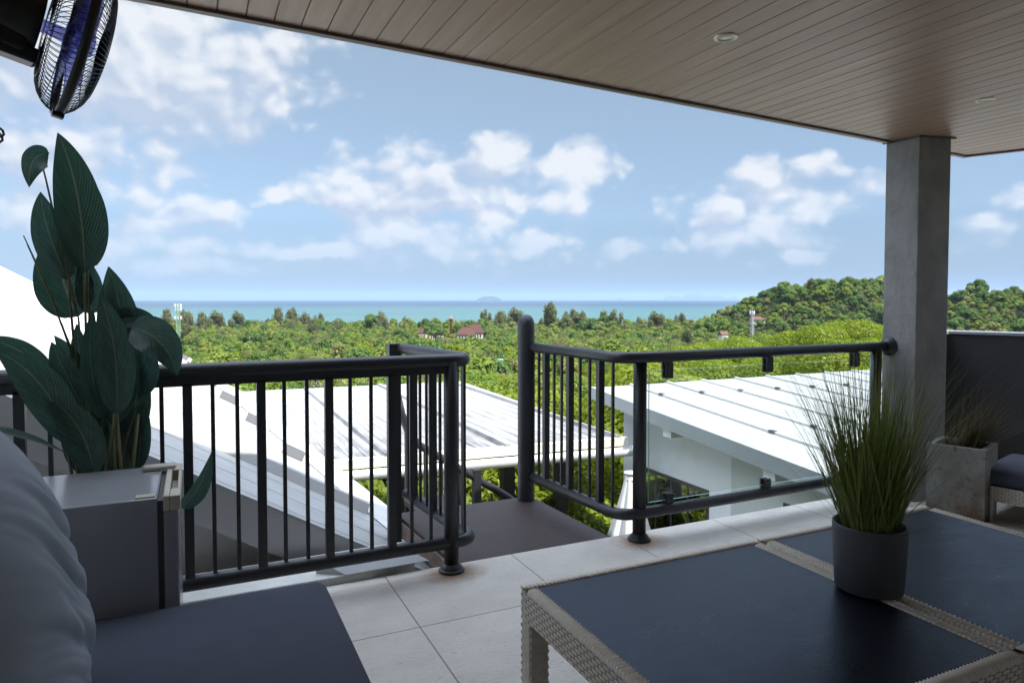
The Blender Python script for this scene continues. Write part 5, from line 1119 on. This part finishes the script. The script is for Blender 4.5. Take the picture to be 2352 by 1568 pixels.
# which of them show: coarse picture of everything built so far, then the crowns front to back
bpy.context.view_layer.update(); dg = bpy.context.evaluated_depsgraph_get(); GW, GH = 294, 196
free = np.zeros((GH, GW), bool)
for j in range(GH):
    for i in range(GW):
        dv_ = px_dir((i + .5) * 8, (j + .5) * 8).normalized(); o0 = Vector((0, 0, HC)); ok_ = False
        for _ in range(3):
            hit, loc, _, _, ob, _ = SC.ray_cast(dg, o0, dv_, distance=900)
            if not hit or ob.name.startswith(('ground', 'sea')): ok_ = True; break
            if ob.name.startswith('glass_panel'): o0 = loc + dv_ * .002; continue
            break
        free[j, i] = ok_
GX = 1176; order = sorted(range(len(T)), key=lambda k: T[k][0] * math.sin(YAW) + T[k][1] * math.cos(YAW)); taken = ~free; show = np.zeros(len(T)); size = np.zeros(len(T))
for k in order:
    x, y, s, key = T[k]; dep = x * math.sin(YAW) + y * math.cos(YAW)
    if dep < 2: continue
    L = LIB[key]; z0 = float(ground_z(x, y)); px = 1176 + 1568 * (x * math.cos(YAW) - y * math.sin(YAW)) / dep
    yt, yb = 687 + (HC - z0 - L['H'] * s) / dep * 1568, 687 + (HC - z0 - L['H'] * s * .35) / dep * 1568; rx = L['rad'] * s / dep * 1568 / 8
    cx, cy, ry = px / 8, (yt + yb) / 16, (yb - yt) / 16; i0, i1, j0, j1 = int(max(0, cx - rx)), int(min(GW, cx + rx + 2)), int(max(0, cy - ry)), int(min(GH, cy + ry + 2))
    if i1 <= i0 or j1 <= j0: continue
    jj, ii = np.mgrid[j0:j1, i0:i1]; e_ = ((ii + .5 - cx) / max(rx, .6)) ** 2 + ((jj + .5 - cy) / max(ry, .6)) ** 2 < 1; sub = taken[j0:j1, i0:i1]; new = e_ & ~sub
    show[k] = new.sum() * min(1, rx * ry * 3.2 / max(1, e_.sum())); sub |= e_
pick = sorted((k for k in range(len(T)) if show[k] > .35 and k not in NOTE), key=lambda k: -show[k])[:255]
FIRST = {}
KIND = {'lime': 'bright yellow-green', 'limef': 'bright yellow-green', 'mid': 'mid-green', 'midn': 'mid-green', 'dark': 'dark green', 'darkn': 'dark green', 'olive': 'olive brown', 'palm': 'palm', 'bare': 'thin leafless', 'casu': 'feathery', 'shrub': 'leafy bright'}
def where(px, dep, hill):
    if hill: return 'on the wooded hill' if px < 2040 else 'on the wooded ridge above the dark parapet'
    side = [(340, 'above the pitched roof by the plant'), (560, 'below the pale green cell tower'), (900, 'above the barred railing'), (1190, 'over the stair gap by the brown roofs'), (1440, 'past the round newel post'), (1700, 'over the glass panel near the sea'), (2040, 'over the glass panel beside the column'), (9999, 'above the dark parapet')]
    w = next(n for lim, n in side if px < lim); return ('front trees ' if dep < 75 else 'middle trees ' if dep < 240 else 'far trees ') + w
def tree(k, label, group, parts):
    x, y, s, key = T[k]; L = LIB[key]; z0 = float(ground_z(x, y)) - .15; base = key[:-1]; nm = {'palm': 'palm_tree', 'casu': 'casuarina_tree', 'bare': 'bare_tree', 'shrub': 'leafy_shrub'}.get(base, 'broadleaf_tree')
    rot = random.Random(k).uniform(0, 6.28)
    if parts:
        if key not in FIRST:
            e0 = empty(nm, (0, 0, 0)); tk = bpy.data.objects.new('trunk', L['trunk']); cr = bpy.data.objects.new('crown', L['crown'])
            for q in (tk, cr): COL.objects.link(q); q.parent = e0
            FIRST[key] = (e0, [tk, cr]); r_ = e0
        else:
            e0, ch = FIRST[key]; r_ = e0.copy(); COL.objects.link(r_)
            for q in ch: q2_ = q.copy(); COL.objects.link(q2_); q2_.parent = r_
    else: r_ = bpy.data.objects.new(nm, L['both']); COL.objects.link(r_)
    r_.location = (x, y, z0); r_.rotation_euler = (0, 0, rot); rq = random.Random(k + 999); r_.scale = (s * rq.uniform(.8, 1.25), s * rq.uniform(.8, 1.25), s); tag(r_, label, 'shrub' if base == 'shrub' else 'tree', group)
used = set()
for k in list(NOTE) + pick:
    x, y, s, key = T[k]; dep = x * math.sin(YAW) + y * math.cos(YAW); px = 1176 + 1568 * (x * math.cos(YAW) - y * math.sin(YAW)) / dep
    hill = dep > 330 and float(ground_z(x, y)) > np.interp(math.hypot(x, y), DK, ZK) + 3.5; w = where(px, dep, hill); b = key[:-1]
    lb = NOTE.get(k) or (f'{KIND[b]} tree {w}' if hill else f'{KIND[b]} tree among the {w}'); tree(k, lb, 'trees of the forest between the terrace and the sea', show[k] > 18 or k in NOTE and b != 'casu'); used.add(k)

# the shrubs below the carport roof and by the landing
rs = random.Random(9); SH = []
for (x, y, s) in [(1.6, 17.6, 1.5), (3.2, 17.4, 1.6), (4.8, 17.7, 1.5), (6.4, 17.2, 1.6), (8.0, 17.4, 1.5), (2.4, 19.6, 1.8), (4.2, 19.8, 1.9), (6.0, 19.7, 1.8), (7.8, 19.9, 1.8), (0.6, 19.4, 1.8), (9.4, 19.2, 1.7), (3.05, 8.3, .42), (4.1, 8.6, .45), (5.0, 8.9, .42), (2.0, 8.4, .42), (3.4, 7.2, .35), (4.6, 8.0, .3)]:
    SH.append(len(T)); T.append((x, y, s, 'shrub' + str(rs.randrange(3))))
for i, k in enumerate(SH):
    x, y, s, key = T[k]; row = 'front row' if y < 9.7 else ('middle row' if y < 18.5 else 'back row'); spot = 'stair bars' if x < 2.4 else ('dark carport posts' if x < 5.2 else 'white building')
    tree(k, f'bright leafy shrub below the carport roof, {row} by the {spot}', 'shrubs seen below the carport roof', True); used.add(k)

# everything farther or mostly hidden: one mass of forest
src = bpy.data.collections.new('forest_sources'); keys = sorted(LIB)
for i, key in enumerate(keys): o = bpy.data.objects.new(f'{i:02d}_tree_source', LIB[key]['both']); src.objects.link(o)
rest = [k for k in range(len(T)) if k not in used and T[k][3][:-1] != 'shrub']
me = bpy.data.meshes.new('distant_forest'); me.from_pydata([(T[k][0], T[k][1], float(ground_z(T[k][0], T[k][1])) - .15) for k in rest], [], [])
for nm, ty, val in (('pick', 'INT', [keys.index(T[k][3]) for k in rest]), ('size', 'FLOAT_VECTOR', [q for k in rest for q in (T[k][2] * random.Random(k + 5).uniform(.75, 1.3), T[k][2] * random.Random(k + 6).uniform(.75, 1.3), T[k][2])]), ('turn', 'FLOAT', [random.Random(k).uniform(0, 6.28) for k in rest])):
    at = me.attributes.new(nm, ty, 'POINT'); at.data.foreach_set('vector' if ty == 'FLOAT_VECTOR' else 'value', val)
fo = bpy.data.objects.new('distant_forest', me); COL.objects.link(fo); tag(fo, kind='stuff')
g = bpy.data.node_groups.new('scatter_forest', 'GeometryNodeTree'); g.interface.new_socket('Geometry', in_out='INPUT', socket_type='NodeSocketGeometry'); g.interface.new_socket('Geometry', in_out='OUTPUT', socket_type='NodeSocketGeometry')
gi, go = g.nodes.new('NodeGroupInput'), g.nodes.new('NodeGroupOutput'); ci = g.nodes.new('GeometryNodeCollectionInfo'); ci.inputs['Collection'].default_value = src; ci.inputs['Separate Children'].default_value = True; ci.inputs['Reset Children'].default_value = True
ip = g.nodes.new('GeometryNodeInstanceOnPoints'); ip.inputs['Pick Instance'].default_value = True
def attr(nm, ty): n = g.nodes.new('GeometryNodeInputNamedAttribute'); n.data_type = ty; n.inputs['Name'].default_value = nm; return n.outputs[0]
cx_ = g.nodes.new('ShaderNodeCombineXYZ'); g.links.new(attr('turn', 'FLOAT'), cx_.inputs[2])
g.links.new(gi.outputs[0], ip.inputs['Points']); g.links.new(ci.outputs[0], ip.inputs['Instance']); g.links.new(attr('pick', 'INT'), ip.inputs['Instance Index']); g.links.new(cx_.outputs[0], ip.inputs['Rotation']); g.links.new(attr('size', 'FLOAT_VECTOR'), ip.inputs['Scale']); g.links.new(ip.outputs[0], go.inputs[0])
md = fo.modifiers.new('scatter', 'NODES'); md.node_group = g
print('trees', len(T), 'picked', len(pick) + len(NOTE), 'rest', len(rest))
